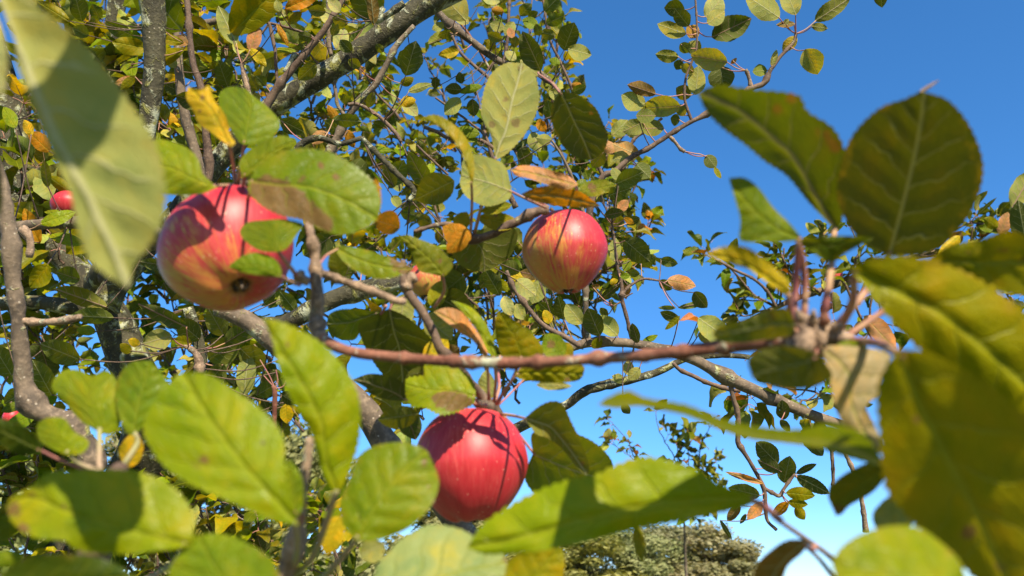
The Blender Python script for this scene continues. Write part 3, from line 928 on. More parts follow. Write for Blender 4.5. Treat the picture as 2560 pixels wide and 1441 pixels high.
limb(midr, "twig", [(1529, 560, 6), (1533, 579, 6), (1543, 662, 8), (1554, 713, 10), (1555, 749, 11), (1569, 803, 10), (1579, 843, 11), (1590, 858, 10)], M_TWIG, 1.2, nodes=4, seed=46)
limb(midr, "twig", [(1556, 735, 9), (1575, 715, 7), (1608, 698, 6), (1648, 702, 5)], M_TWIG, 1.2, nodes=2)
limb(midr, "twig", [(1557, 745, 5), (1570, 739, 4), (1582, 733, 3)], M_TWIG, 1.2)
limb(midr, "twig", [(1552, 755, 5), (1540, 762, 4), (1531, 767, 3)], M_TWIG, 1.2)

# ---- pale branch further right
limb(farr, "limb", [(1880, 800, 13), (1927, 776, 14), (1985, 749, 13), (2039, 731, 13), (2111, 702, 13), (2200, 670, 14), (2300, 640, 16), (2480, 620, 22), (2700, 600, 30)], M_LIMB, 2.4, nodes=4, seed=51)
limb(farr, "twig", [(1790, 650, 5), (1801, 655, 6), (1840, 677, 7), (1884, 698, 7), (1920, 731, 8), (1940, 768, 8)], M_TWIG, 2.3, nodes=3)
limb(farr, "twig", [(1960, 620, 4), (1958, 680, 5), (1950, 760, 6)], M_TWIG, 2.35)
limb(farr, "twig", [(2110, 705, 7), (2150, 790, 6), (2180, 850, 4)], M_TWIG, 2.3)

# ---- the long reddish twig
limb(longt, "twig", [(769, 520, 17, .44), (772, 560, 19, .44), (780, 600, 22, .43), (787, 640, 26, .43), (790, 700, 29, .425), (794, 750, 33, .42), (792, 790, 35, .42), (795, 830, 36, .415), (806, 850, 34, .412)],
     M_SPUR, ns=14, knob=.14, nodes=4, seed=60, sm=40)
limb(longt, "twig", [(800, 842, 30, .413), (820, 856, 29, .41), (850, 871, 26, .41), (900, 884, 26, .41), (980, 893, 26, .405), (1080, 901, 26, .40), (1180, 906, 27, .39), (1290, 908, 27, .385), (1400, 904, 27, .375), (1500, 896, 27, .37), (1600, 890, 29, .36), (1700, 880, 31, .35), (1800, 868, 36, .345), (1900, 856, 42, .335), (1980, 845, 56, .33), (2010, 842, 50, .33)],
     M_RED, ns=14, knob=.08, nodes=14, seed=61, sm=110)
limb(longt, "spur", [(1960, 872, 44), (1995, 868, 74), (2030, 845, 88), (2062, 836, 80), (2092, 850, 60), (2104, 868, 36)], M_SPUR, .33, 12, .5, nodes=4, seed=62, sm=26)
limb(longt, "spur", [(2000, 880, 44), (2010, 850, 48), (2020, 820, 34)], M_SPUR, .322, 10, .5, seed=63)
limb(longt, "spur", [(772, 706, 22), (755, 698, 24), (744, 690, 22), (748, 712, 22)], M_SPUR, .42, nodes=2, seed=64)
limb(longt, "spur", [(590, 480, 20, .50), (592, 462, 18, .50), (600, 445, 12, .50)], M_DARKST, seed=65)
limb(longt, "twig", [(769, 520, 17, .44), (740, 480, 16, .465), (690, 460, 15, .48), (640, 458, 16, .495), (600, 462, 18, .50)], M_TWIG, nodes=3, seed=66)
limb(longt, "twig", [(796, 680, 18, .43), (840, 697, 19), (887, 713, 20), (925, 727, 20), (962, 740, 20), (990, 752, 16), (1015, 755, 13)], M_SPUR, .44, nodes=7, seed=67)

for k_, (x_, y_, dx_, dy_) in enumerate([(1975, 822, -14, -22), (2000, 800, -6, -26), (2032, 802, 2, -28), (2060, 806, 8, -24), (2088, 822, 20, -14), (2100, 848, 24, -2), (2096, 872, 22, 12), (1996, 900, -12, 22), (2030, 890, 2, 24), (1968, 880, -18, 14)]):
    limb(longt, "bud_scale", [(x_, y_, 26, .322), (x_ + dx_ * .5, y_ + dy_ * .5, 20, .32), (x_ + dx_, y_ + dy_, 6, .319)], M_SPUR if k_ % 3 else M_RED, ns=7, knob=.4, seed=k_, reg=False)
# ---- fruiting branch in the centre
limb(fruitb, "limb", [(1140, 560, 12, .62), (1150, 585, 18), (1161, 597, 22), (1190, 598, 20), (1226, 588, 20), (1269, 566, 22), (1300, 550, 23), (1323, 537, 24), (1350, 528, 25), (1372, 524, 22)], M_TWIG, .64, 12, .3, nodes=6, seed=71)
limb(fruitb, "twig", [(1035, 580, 10), (1060, 572, 10), (1100, 562, 11), (1140, 562, 12)], M_TWIG, .64, nodes=3)
limb(fruitb, "twig", [(1008, 650, 12), (1008, 690, 16), (1015, 722, 22), (1030, 745, 23), (1053, 776, 24), (1070, 805, 22), (1085, 835, 21), (1100, 870, 22), (1150, 930, 22, .55), (1200, 985, 24, .57), (1222, 1012, 28, .572)], M_TWIG, .54, 12, .2, nodes=5, seed=72)
limb(fruitb, "spur", [(1190, 1000, 24), (1215, 1015, 34), (1240, 1022, 30), (1250, 1035, 20)], M_DARKST, .572, 10, .5, nodes=2, seed=73)
limb(fruitb, "spur", [(1012, 725, 22), (1025, 700, 28), (1040, 690, 22)], M_SPUR, .54, nodes=2)
for pts in ([(1222, 1010, 7), (1215, 985, 7), (1222, 950, 6), (1212, 915, 6), (1208, 880, 6)], [(1235, 1010, 9), (1248, 970, 8), (1246, 930, 7), (1250, 890, 6)],
            [(1240, 1010, 6), (1265, 970, 6), (1300, 925, 6), (1320, 880, 5)], [(1245, 1015, 5), (1275, 985, 5), (1310, 950, 5), (1330, 935, 5)]):
    limb(fruitb, "leaf_stalk", [p + (.575 + .0006 * (1010 - p[1]) * .6,) for p in pts], M_STALK, .53, ns=6, reg=False)

# ---- bottom shoot
limb(lowb, "twig", [(776, 1094, 20), (768, 1150, 22), (760, 1200, 22), (754, 1260, 24), (746, 1310, 30), (738, 1355, 38), (728, 1400, 44), (705, 1460, 52), (690, 1600, 60)], M_SPUR, .33, 12, .14, nodes=4, seed=81)
limb(lowb, "bud", [(762, 1252, 14), (752, 1285, 26), (744, 1315, 18)], M_RED, .325, 10, .2, seed=82)
# ---- corner and near shoots
limb(cornb, "twig", [(300, 1172, 40, .33), (290, 1210, 48, .34), (270, 1290, 52, .35), (230, 1400, 56, .36), (180, 1600, 60, .38)], M_TWIG, .34, 12, .14, nodes=3, seed=83)
limb(nearb, "twig", [(-420, -300, 60, .24), (-250, -200, 52, .235), (-100, -130, 46, .23), (-50, -70, 42, .222)], M_TWIG, .22, 10, .15, nodes=2, seed=84)
limb(lright, "twig", [(1935, 1293, 12, .3), (2010, 1345, 13, .3), (2080, 1396, 14, .3), (2160, 1480, 22, .3), (2260, 1600, 34, .31)], M_TWIG, ns=10, knob=.1, seed=85)
limb(lright, "twig", [(2012, 1362, 10, .3), (2050, 1400, 11, .3), (2090, 1450, 13, .3), (2160, 1520, 18, .3)], M_TWIG, ns=8, knob=.1, seed=86)
# ================================================================== traced leaves
# ---- near shoot, upper left
tleaf(nearb, .215, 'U', 'P', (-20, -40), (321, 720),
      [(35, 90), (40, 150), (65, 220), (90, 289), (144, 415), (173, 476), (202, 597), (235, 662), (300, 709)],
      [(100, 25), (180, 83), (270, 180), (325, 260), (382, 346), (408, 433), (411, 532), (372, 615), (336, 662)],
      [(45, 120), (65, 165), (108, 270), (155, 375), (202, 458), (245, 545), (290, 640)], sy=-.35, sx=.25, bow=.05, fold=-.35, wav=.03,
      S=[(-60, -85, .222)], sr=.0011, quilt=.006, nu=56, nv=18, label="huge blurred pale leaf, underside to the viewer")
eleaf(nearb, -60, -30, 5, 245, 75, .22, 'U', 'W', sy=-.4, S=[(-60, -80, .222)])
eleaf(nearb, -70, 200, 2, 540, 60, .24, 'T', 'D', sy=.9, S=[(-150, 60, .23), (-90, -100, .23)])
eleaf(nearb, -40, -60, 95, 22, 70, .23, 'U', 'W', sy=-.3, S=[(-50, -75, .222)])

# ---- around the left apple
K = dict(seed=None)
tleaf(longt, .40, 'T', 'Y', (577, 369), (470, 216), [(534, 336), (498, 310), (484, 278), (466, 245)], [(588, 357), (577, 339), (563, 289), (534, 249), (523, 216), (500, 224)],
      [(555, 325), (525, 270)], sy=-.3, bow=.03, fold=.2, wav=.06, S=[(583, 410, .44), (590, 465, .50)], st=[(505, 245, 12), (545, 300, 10, .4), (498, 278, 8)], label="yellow leaf with brown nicks above the leftmost apple")
tleaf(longt, .445, 'T', 'G', (610, 363), (614, 222), [(594, 350), (567, 305), (548, 262), (552, 230), (580, 217)], [(650, 361), (686, 338), (700, 307), (668, 267), (640, 246)],
      [(618, 320), (628, 262)], sy=-.45, bow=.02, fold=.42, wav=.02, S=[(602, 410, .48), (594, 465, .50)], nu=40)
tleaf(longt, .405, 'T', 'B', (545, 468), (360, 400), [(523, 452), (505, 432), (498, 404), (476, 376), (433, 356), (385, 352)], [(505, 484), (451, 488), (410, 483), (375, 450)],
      [(490, 450), (440, 425)], sy=-.35, sx=.1, bow=.05, fold=.35, wav=.03, S=[(570, 464, .45), (588, 462, .50)])
tleaf(longt, .43, 'T', 'G', (606, 442), (743, 352), [(599, 405), (632, 369), (686, 342), (720, 342)], [(640, 440), (668, 416), (704, 394), (730, 372)],
      [(640, 415), (690, 375)], sy=-.3, fold=.3, S=[(598, 462, .50)])
tleaf(longt, .385, 'T', 'G', (622, 452), (944, 548), [(650, 413), (700, 382), (760, 371), (830, 384), (895, 420), (938, 462), (951, 508)],
      [(622, 480), (655, 515), (705, 540), (755, 550), (800, 574), (855, 588), (915, 570)], [(690, 462), (770, 468), (860, 500)], sy=-.42, sx=.05, bow=.07, fold=.12, wav=.03,
      S=[(608, 458, .50)], st=[(660, 470, 34, 1.), (735, 510, 42, 1.), (690, 500, 40, 1.), (780, 540, 30, .8), (820, 560, 26, .7), (840, 440, 20, .6), (800, 415, 18, .6), (760, 445, 14, .5), (880, 470, 12, .5), (700, 470, 20, .7)], quilt=.006, nu=56, nv=18, label="large oval leaf with purple-brown stain overlapping the leftmost apple")
eleaf(longt, 940, 445, 938, 560, 26, .395, 'T', 'N', sy=-.2, sx=.4, label="orange edge folded behind the stained leaf")
tleaf(longt, .375, 'T', 'G', (693, 631), (672, 550), [(650, 627), (612, 602), (600, 578), (622, 556)], [(718, 621), (743, 586), (759, 562), (715, 549)],
      [(680, 595)], sy=-.35, fold=.25, S=[(715, 655, .39), (746, 695, .415)], nu=30, nv=12)
tleaf(longt, .37, 'T', 'G', (705, 692), (569, 668), [(700, 666), (678, 642), (642, 632), (606, 641)], [(680, 692), (631, 686), (592, 677)],
      [(640, 665)], sy=-.3, fold=.3, S=[(722, 703, .385), (748, 712, .415)], nu=30, nv=12)
# ---- mid left small ones on the same twig
eleaf(longt, 838, 618, 1036, 672, 62, .45, 'T', 'G', sy=-.5, S=[(815, 640, .44), (800, 660, .43)], st=[(1000, 650, 26, 1.), (960, 610, 10, .9), (1020, 668, 20, 1)], curve=.08, big=True, fold=.1)
eleaf(longt, 850, 700, 835, 620, 50, .47, 'T', 'O', sy=.3)

# ---- fruiting branch leaves
tleaf(fruitb, .5, 'T', 'B', (1190, 992), (1013, 962), [(1183, 955), (1154, 926), (1110, 912), (1062, 913), (1058, 938), (1020, 945)], [(1176, 1015), (1110, 1038), (1060, 1019), (1031, 1018), (1016, 990)],
      [(1130, 978), (1070, 975)], sy=-.55, bow=.03, fold=.15, wav=.06, S=[(1215, 1012, .53)], st=[(1120, 1000, 30, .9), (1160, 1005, 24, .9), (1090, 998, 16, .6)], ser=.06, label="bright serrated leaf with a brown blotch on top of the lowest apple")
tleaf(fruitb, .55, 'U', 'D', (1015, 1003), (880, 950), [(1010, 962), (980, 943), (926, 935)], [(973, 1000), (925, 985), (915, 970)], sy=.7, S=[(1100, 1000, .55), (1200, 1010, .54)])
eleaf(fruitb, 1048, 1035, 944, 1050, 58, .57, 'U', 'O', sy=.7)
tleaf(fruitb, .6, 'U', 'D', (973, 772), (1010, 985), [(900, 806), (905, 850), (940, 915), (985, 965)], [(1020, 795), (1078, 848), (1094, 880), (1064, 915), (1058, 950)],
      [(985, 830), (1000, 880)], sy=.75, fold=-.1, S=[(985, 755, .58), (1012, 745, .55)], nu=50, quilt=.006, label="broad dark green leaf in shade behind the reddish twig")
tleaf(fruitb, .6, 'U', 'V', (945, 784), (817, 812), [(941, 780), (865, 773), (825, 785)], [(905, 825), (885, 850), (850, 848), (828, 836)], sy=.7, st=[(925, 788, 14, .2)], S=[(965, 765, .56)])
eleaf(fruitb, 1060, 915, 1045, 1010, 90, .56, 'U', 'O', sy=.6)
tleaf(fruitb, .5, 'T', 'O', (1112, 692), (1003, 590), [(1085, 687), (1049, 677), (1031, 640), (1010, 610)], [(1132, 666), (1118, 640), (1089, 615), (1045, 597), (1020, 588)],
      [(1080, 655), (1040, 618)], sy=-.1, fold=.2, quilt=.012, S=[(1110, 730, .53), (1085, 770, .54)], st=[(1100, 655, 12, .6)])
tleaf(fruitb, .5, 'T', 'K', (1214, 900), (1084, 780), [(1219, 880), (1204, 846), (1179, 810), (1150, 778), (1114, 770)], [(1200, 875), (1180, 850), (1150, 832), (1114, 804)],
      sy=-.4, fold=.15, S=[(1220, 930, .52), (1222, 1000, .53)], st=[(1195, 862, 9, .7), (1150, 800, 8, .5)], label="salmon-pink autumn leaf above the reddish twig")
tleaf(fruitb, .49, 'T', 'B', (1236, 898), (1128, 752), [(1242, 880), (1230, 842), (1211, 803), (1179, 770), (1150, 757)], [(1220, 880), (1200, 839), (1164, 788)], sy=-.2, fold=.5,
      S=[(1240, 950, .52), (1235, 1005, .53)])
tleaf(fruitb, .482, 'T', 'A', (1306, 898), (1245, 776), [(1354, 890), (1352, 861), (1323, 828), (1280, 796)], [(1258, 893), (1240, 842), (1238, 805)], [(1290, 850), (1262, 805)],
      sy=.2, fold=.15, quilt=.006, S=[(1280, 950, .5), (1240, 1010, .53)], st=[(1275, 850, 12, .5)], label="pleated yellow-green leaf above the reddish twig, below the rightmost apple")
tleaf(fruitb, .487, 'T', 'A', (1288, 932), (1458, 940), [(1320, 915), (1400, 905), (1457, 915)], [(1300, 948), (1377, 957), (1440, 953)], sy=.3, fold=.1, quilt=.012, S=[(1262, 975, .5), (1245, 1010, .53)], st=[(1420, 945, 14, .6)])
eleaf(fruitb, 1340, 962, 1430, 966, 24, .5, 'U', 'P', sy=-.3)
eleaf(fruitb, 1408, 893, 1362, 836, 62, .55, 'T', 'G', sy=-.5, st=[(1378, 862, 13, 1.0)])
eleaf(fruitb, 1430, 895, 1395, 855, 40, .56, 'T', 'A', sy=-.3)
tleaf(fruitb, .56, 'U', 'B', (1332, 1134), (1528, 1205), [(1330, 1085), (1375, 1070), (1440, 1085), (1490, 1110), (1530, 1155)], [(1312, 1195), (1350, 1245), (1420, 1270), (1490, 1250)],
      sy=.75, bow=.02, fold=-.1, quilt=.006, S=[(1300, 1090, .55), (1255, 1035, .54)], nu=50, nv=16, label="large backlit bright green leaf right of the lowest apple")
tleaf(fruitb, .5, 'U', 'O', (1312, 1046), (1466, 1190), [(1345, 1018), (1377, 1004), (1406, 1011), (1428, 1055), (1450, 1101), (1473, 1165)], [(1340, 1085), (1370, 1096), (1406, 1123), (1440, 1166)],
      sy=.5, sx=.4, bow=.06, fold=-.5, S=[(1285, 1040, .52), (1252, 1035, .535)], st=[(1455, 1160, 12, .5)], label="folded brown-olive leaf hanging beside the lowest apple")
# above, round the middle apple
tleaf(fruitb, .6, 'U', 'P', (1238, 402), (1305, 158), [(1229, 346), (1204, 289), (1208, 235), (1226, 188), (1262, 160)], [(1269, 383), (1312, 336), (1341, 282), (1348, 235), (1334, 182)],
      [(1248, 365), (1265, 325), (1280, 253), (1294, 206)], sy=-.25, bow=.02, fold=-.12, quilt=.006, wav=.025, S=[(1225, 440, .62), (1200, 530, .63), (1185, 590, .64)], sr=.0011,
      st=[(1230, 312, 9, 1.2), (1288, 306, 16, .8), (1264, 248, 14, .6), (1270, 275, 12, .5), (1300, 168, 14, .6), (1262, 290, 10, .5)], nu=56, nv=18, label="big pale leaf with pink midrib, underside to the viewer, top centre")
tleaf(fruitb, .62, 'U', 'D', (1400, 230), (1479, 402), [(1381, 262), (1380, 307), (1404, 361), (1440, 393)], [(1442, 236), (1486, 267), (1507, 307), (1520, 343), (1506, 384)],
      [(1420, 270), (1435, 303), (1460, 354)], sy=.72, fold=-.1, quilt=.006, S=[(1378, 206, .64), (1350, 188, .68), (1345, 182, .9)], st=[(1480, 283, 7, 1.1)], nu=50, nv=16, sr=.0009, label="dark green leaf hanging right of the big pale leaf, top centre")
tleaf(fruitb, .58, 'U', 'P', (1280, 480), (1153, 437), [(1262, 415), (1215, 392), (1172, 387), (1155, 410)], [(1270, 500), (1226, 516), (1193, 509), (1164, 490), (1150, 460)],
      [(1230, 460), (1185, 447)], sy=-.3, fold=-.1, S=[(1320, 500, .6), (1365, 520, .63)], quilt=.005)
tleaf(fruitb, .5, 'T', 'A', (1181, 465), (1048, 297), [(1186, 420), (1180, 375), (1162, 340), (1130, 308), (1088, 287)], [(1172, 440), (1160, 385), (1140, 350), (1105, 315), (1070, 304)],
      sy=-.2, fold=.4, S=[(1180, 500, .55), (1178, 560, .6), (1175, 592, .64)], sr=.0009, nv=10, label="narrow arching yellow leaf seen edge-on, top centre")
eleaf(fruitb, 1136, 452, 1038, 500, 78, .66, 'U', 'O', sy=.8)
tleaf(fruitb, .53, 'T', 'K', (1446, 462), (1276, 424), [(1420, 440), (1377, 426), (1330, 415), (1300, 415)], [(1420, 474), (1380, 466), (1320, 446), (1290, 440)], sy=-.6, fold=.1, wav=.08,
      st=[(1370, 452, 30, .5), (1310, 436, 20, .4)], S=[(1440, 480, .66), (1400, 515, .68)], label="scorched pink and yellow-green leaf above the right apple")
tleaf(fruitb, .55, 'U', 'N', (1302, 486), (1502, 516), [(1340, 470), (1395, 464), (1450, 480), (1480, 500)], [(1340, 505), (1400, 515), (1460, 519)], sy=.8, fold=-.1, st=[(1400, 490, 20, .5), (1450, 500, 16, .6)],
      S=[(1330, 500, .66), (1372, 518, .665)], label="orange-brown shaded leaf roofing the right apple")
eleaf(fruitb, 1440, 482, 1540, 462, 40, .66, 'T', 'O', sy=-.6, st=[(1480, 470, 18, .7)])
eleaf(fruitb, 1178, 598, 1105, 568, 56, .58, 'T', 'N', sy=-.4, st=[(1140, 560, 10, .3)])
eleaf(fruitb, 1170, 575, 1118, 632, 48, .57, 'T', 'N', sy=-.1)
eleaf(fruitb, 1140, 575, 1168, 530, 40, .6, 'T', 'A', sy=-.4)
tleaf(fruitb, .68, 'U', 'O', (1168, 600), (1210, 680), [(1230, 560), (1290, 575), (1285, 625), (1250, 662)], [(1135, 595), (1132, 640), (1165, 672)], sy=.3, S=[(1165, 597, .65)], st=[(1170, 650, 22, .5), (1230, 650, 20, .5)])
eleaf(fruitb, 1195, 545, 1300, 560, 46, .64, 'T', 'A', sy=-.4, st=[(1240, 535, 14, .5)])
eleaf(fruitb, 1280, 512, 1200, 530, 30, .62, 'T', 'A', sy=-.5)
eleaf(fruitb, 1080, 560, 1040, 540, 34, .66, 'U', 'O')
eleaf(fruitb, 1000, 570, 935, 550, 60, .6, 'U', 'N', sy=.8)
eleaf(fruitb, 1160, 690, 1110, 730, 80, .62, 'U', 'V', sy=.7)
eleaf(fruitb, 1090, 740, 1180, 790, 70, .62, 'U', 'D', sy=.7)
eleaf(fruitb, 1010, 735, 1000, 830, 60, .62, 'U', 'P', sy=-.2)
eleaf(fruitb, 1060, 790, 1130, 850, 70, .63, 'U', 'P', sy=-.1)
eleaf(fruitb, 1080, 770, 1110, 700, 46, .6, 'T', 'A')
eleaf(fruitb, 1060, 905, 1120, 850, 60, .58, 'T', 'Y', sy=-.5)
eleaf(fruitb, 1100, 900, 1150, 870, 50, .6, 'U', 'R', sy=.5)
eleaf(fruitb, 1225, 1000, 1215, 925, 44, .58, 'U', 'P', sy=-.1)
eleaf(fruitb, 1010, 1020, 1040, 1100, 60, .66, 'U', 'D')

# ---- bottom shoot
tleaf(lowb, .29, 'T', 'B', (846, 1238), (655, 793), [(808, 1190), (776, 1078), (735, 1010), (697, 920), (680, 850)], [(868, 1190), (893, 1120), (901, 1040), (885, 960), (820, 872), (730, 815)],
      [(815, 1150), (800, 1050), (750, 950), (705, 880)], sy=-.12, sx=.25, bow=.04, fold=.35, wav=.02, S=[(815, 1310, .31), (778, 1400, .33), (735, 1440, .33)], st=[(718, 862, 6, 1.2)], nu=56, nv=18, smat=M_STALKG, sr=.0011,
      label="tall narrow bright green leaf standing below the leftmost apple")
tleaf(lowb, .3, 'U', 'P', (842, 1240), (796, 1040), [(815, 1195), (800, 1120), (790, 1060)], [(850, 1200), (838, 1140), (815, 1075)], sy=-.1, sx=-.6, fold=-.3)
tleaf(lowb, .32, 'T', 'G', (890, 1352), (1068, 1128), [(858, 1311), (850, 1257), (874, 1200), (894, 1145), (934, 1116), (998, 1106), (1045, 1115)], [(937, 1352), (980, 1340), (1035, 1311), (1082, 1257), (1097, 1202), (1078, 1150)],
      [(925, 1290), (980, 1210), (1035, 1150)], sy=-.5, bow=.04, fold=.18, quilt=.006, S=[(850, 1400, .33), (800, 1450, .34), (740, 1480, .34)], smat=M_STALKG, st=[(1070, 1220, 16, .45), (1060, 1160, 14, .4)], nu=56, nv=18, sr=.0011,
      label="glossy rounded light green leaf left of the lowest apple")
tleaf(lowb, .3, 'T', 'J', (965, 1520), (1268, 1405), [(935, 1440), (985, 1367), (1060, 1316), (1140, 1320), (1200, 1350), (1250, 1380)], [(1060, 1560), (1170, 1530), (1250, 1460)], sy=-.95, bow=.05, fold=.1, quilt=.006,
      S=[(880, 1560, .32), (760, 1560, .34)], st=[(1265, 1400, 10, 1)], nu=50, nv=16, label="pale shiny leaf at the bottom edge under the lowest apple")
tleaf(lowb, .265, 'T', 'B', (748, 1314), (455, 930), [(728, 1250), (712, 1170), (711, 1110), (690, 1062), (642, 1015), (577, 971), (523, 937)], [(686, 1303), (613, 1271), (541, 1240), (469, 1206), (415, 1170), (379, 1123), (358, 1068), (385, 1005), (425, 955)],
      [(680, 1240), (600, 1150), (520, 1040)], sy=-.35, sx=.05, bow=.05, fold=.1, wav=.02, S=[(744, 1360, .3), (735, 1420, .33)], st=[(510, 1150, 26, .5), (480, 1160, 20, .4), (600, 1270, 16, .3)], nu=56, nv=18, smat=M_STALKG,
      label="broad blurred yellow-green leaf in front of the bottom shoot")
eleaf(lowb, 742, 1292, 722, 1148, 62, .29, 'T', 'G', sy=-.3, S=[(742, 1340, .32)], big=True)
tleaf(lowb, .25, 'T', 'G', (660, 1580), (495, 1338), [(700, 1500), (692, 1420), (640, 1370), (560, 1336)], [(560, 1580), (440, 1500), (423, 1433), (447, 1385), (475, 1352)], sy=-.3, bow=.04, fold=.15, S=[(700, 1600, .3)], nu=50, nv=16,
      label="cut-off green leaf at the bottom edge below the broad blurred leaf")
eleaf(lowb, 850, 1290, 815, 1390, 60, .36, 'T', 'Y', sy=-.3)
eleaf(lowb, 900, 1390, 960, 1360, 60, .38, 'U', 'P', sy=-.4)
# ---- long dark pointed leaf, bottom centre right: stands on the lower right shoot
tleaf(lright, .275, 'T', 'B', (1892, 1250), (1168, 1370), [(1866, 1235), (1804, 1215), (1750, 1178), (1700, 1160), (1648, 1146), (1594, 1145), (1540, 1163), (1486, 1188), (1413, 1203), (1341, 1229), (1269, 1268), (1204, 1315)],
      [(1866, 1266), (1768, 1290), (1700, 1303), (1594, 1322), (1500, 1345), (1413, 1366), (1305, 1382), (1215, 1386)], [(1800, 1250), (1650, 1260), (1500, 1290), (1300, 1345)],
      sy=-.3, sx=-.08, bow=.05, fold=.25, wav=.02, S=[(1915, 1270, .28), (1949, 1300, .3)], nu=60, nv=18, sr=.0012, label="long pointed leaf lying across the bottom right with a big dark shadow on it")
eleaf(lright, 1590, 1310, 1606, 1408, 30, .4, 'T', 'A', sx=.6)
tleaf(lright, .36, 'T', 'A', (1290, 1540), (1400, 1365), [(1250, 1480), (1262, 1420), (1300, 1385)], [(1370, 1500), (1408, 1441), (1410, 1390)], sy=-.3)
tleaf(lright, .29, 'U', 'R', (2020, 1350), (1900, 1520), [(1968, 1351), (1925, 1378), (1893, 1412), (1880, 1470)], [(2008, 1380), (1970, 1415), (1950, 1460)], sy=.6, fold=-.1, S=[(2040, 1365, .3)], label="curled brown-olive leaf at the bottom edge, right of the wood")
tleaf(lright, .195, 'T', 'B', (2440, 1560), (2078, 1410), [(2420, 1470), (2400, 1405), (2346, 1352), (2292, 1318), (2219, 1316), (2150, 1336), (2100, 1370)], [(2330, 1570), (2200, 1545), (2110, 1490)], sy=-.85, bow=.03, fold=.1,
      S=[(2380, 1600, .26)], nu=50, nv=16, label="very bright yellow-green leaf at the bottom right edge")
eleaf(lright, 2230, 1345, 2225, 1240, 100, .28, 'T', 'P', sy=-.4, big=True)

# ---- corner shoot
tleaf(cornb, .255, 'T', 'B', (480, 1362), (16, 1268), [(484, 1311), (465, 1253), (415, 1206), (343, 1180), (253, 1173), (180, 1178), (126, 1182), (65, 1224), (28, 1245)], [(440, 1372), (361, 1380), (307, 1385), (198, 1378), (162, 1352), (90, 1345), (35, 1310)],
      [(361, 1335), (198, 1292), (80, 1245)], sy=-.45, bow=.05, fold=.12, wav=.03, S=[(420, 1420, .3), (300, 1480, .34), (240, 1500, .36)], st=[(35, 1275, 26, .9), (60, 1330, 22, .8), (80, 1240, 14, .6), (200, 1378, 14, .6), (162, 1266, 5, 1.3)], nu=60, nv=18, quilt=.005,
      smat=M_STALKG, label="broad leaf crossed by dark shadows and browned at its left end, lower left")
tleaf(cornb, .36, 'T', 'B', (250, 1082), (231, 944), [(205, 1055), (165, 1010), (130, 968), (152, 930), (195, 925)], [(278, 1087), (302, 1062), (293, 1000), (289, 948), (262, 926)], sy=-.4, fold=.2, bow=.03,
      S=[(249, 1120, .35), (250, 1172, .345), (280, 1200, .345)], smat=M_STALKG, sr=.0011, label="heart-shaped left leaf of the upright pair, lower left")
tleaf(cornb, .355, 'T', 'G', (335, 1092), (378, 902), [(312, 1075), (291, 1010), (291, 955), (325, 908)], [(362, 1062), (395, 1020), (420, 968), (398, 925)], sy=-.4, fold=.3, S=[(345, 1105, .35), (318, 1150, .345), (300, 1178, .345)],
      smat=M_STALKG, sr=.0011, quilt=.006, st=[(345, 1040, 8, .5)])
tleaf(cornb, .34, 'T', 'B', (165, 1138), (118, 1044), [(130, 1122), (98, 1100), (94, 1062)], [(205, 1134), (222, 1105), (185, 1078), (160, 1047)], sy=-.4, fold=.2, S=[(200, 1160, .34), (270, 1185, .345)], smat=M_STALKG)
eleaf(cornb, 105, 1128, -40, 1055, 70, .33, 'T', 'D', S=[(150, 1150, .34), (262, 1195, .345)], sy=.3, big=True)
eleaf(cornb, 320, 1170, 340, 1080, 60, .4, 'T', 'Y', sy=-.3)
tleaf(cornb, .245, 'T', 'D', (-60, 1490), (345, 1445), [(60, 1398), (170, 1386), (270, 1402)], [(100, 1520), (250, 1500)], sy=-.25, S=[(-20, 1560, .3)])
eleaf(cornb, 60, 1290, -50, 1350, 60, .33, 'T', 'V', sy=.4, S=[(200, 1260, .34)])
eleaf(cornb, 60, 1390, -50, 1415, 40, .3, 'T', 'G', sy=-.3)

# ---- right-hand giants on the long twig's spur
tleaf(longt, .33, 'U', 'H', (2222, 640), (2312, 230), [(2160, 610), (2112, 545), (2092, 470), (2125, 350), (2195, 274), (2262, 248), (2296, 232)], [(2330, 628), (2418, 545), (2458, 432), (2432, 330), (2375, 255)],
      [(2250, 540), (2280, 420), (2300, 320)], sy=.95, sx=-.1, bow=.02, fold=-.1, wav=.02, quilt=.01, S=[(2160, 735, .33), (2090, 815, .33)], st=[(2420, 400, 10, .4)], nu=56, nv=18, sr=.0013,
      label="huge dark green rounded leaf, far right, against the sky")
tleaf(longt, .335, 'U', 'V', (2090, 578), (1744, 232), [(2107, 540), (2114, 400), (2086, 325), (2021, 281), (2008, 256), (1985, 235), (1862, 222), (1797, 212)], [(2057, 543), (2021, 505), (1967, 440), (1913, 404), (1862, 361), (1812, 325), (1768, 281)],
      [(2042, 498), (1985, 397), (1941, 354), (1850, 280)], sy=.9, sx=.1, bow=.02, fold=-.2, wav=.02, S=[(2075, 690, .33), (2058, 800, .33)], nu=56, nv=18, sr=.0013,
      st=[(1985, 245, 24, .8), (1940, 280, 30, .5), (2060, 330, 30, .6), (2090, 370, 26, .6), (1770, 250, 20, .5), (1780, 290, 16, .5), (2070, 440, 14, .3)], label="huge olive leaf with red-brown edge left of the dark rounded leaf")
tleaf(longt, .32, 'T', 'G', (2008, 600), (1822, 446), [(1975, 560), (1934, 520), (1895, 469), (1860, 445)], [(1940, 606), (1864, 605), (1848, 594), (1851, 550), (1838, 500)], [(1950, 575), (1880, 520)], sy=-.1, fold=.15, wav=.02, S=[(2012, 700, .33), (2010, 800, .33)], sr=.0012,
      label="blurred triangular bright green leaf, right of the sky gap")
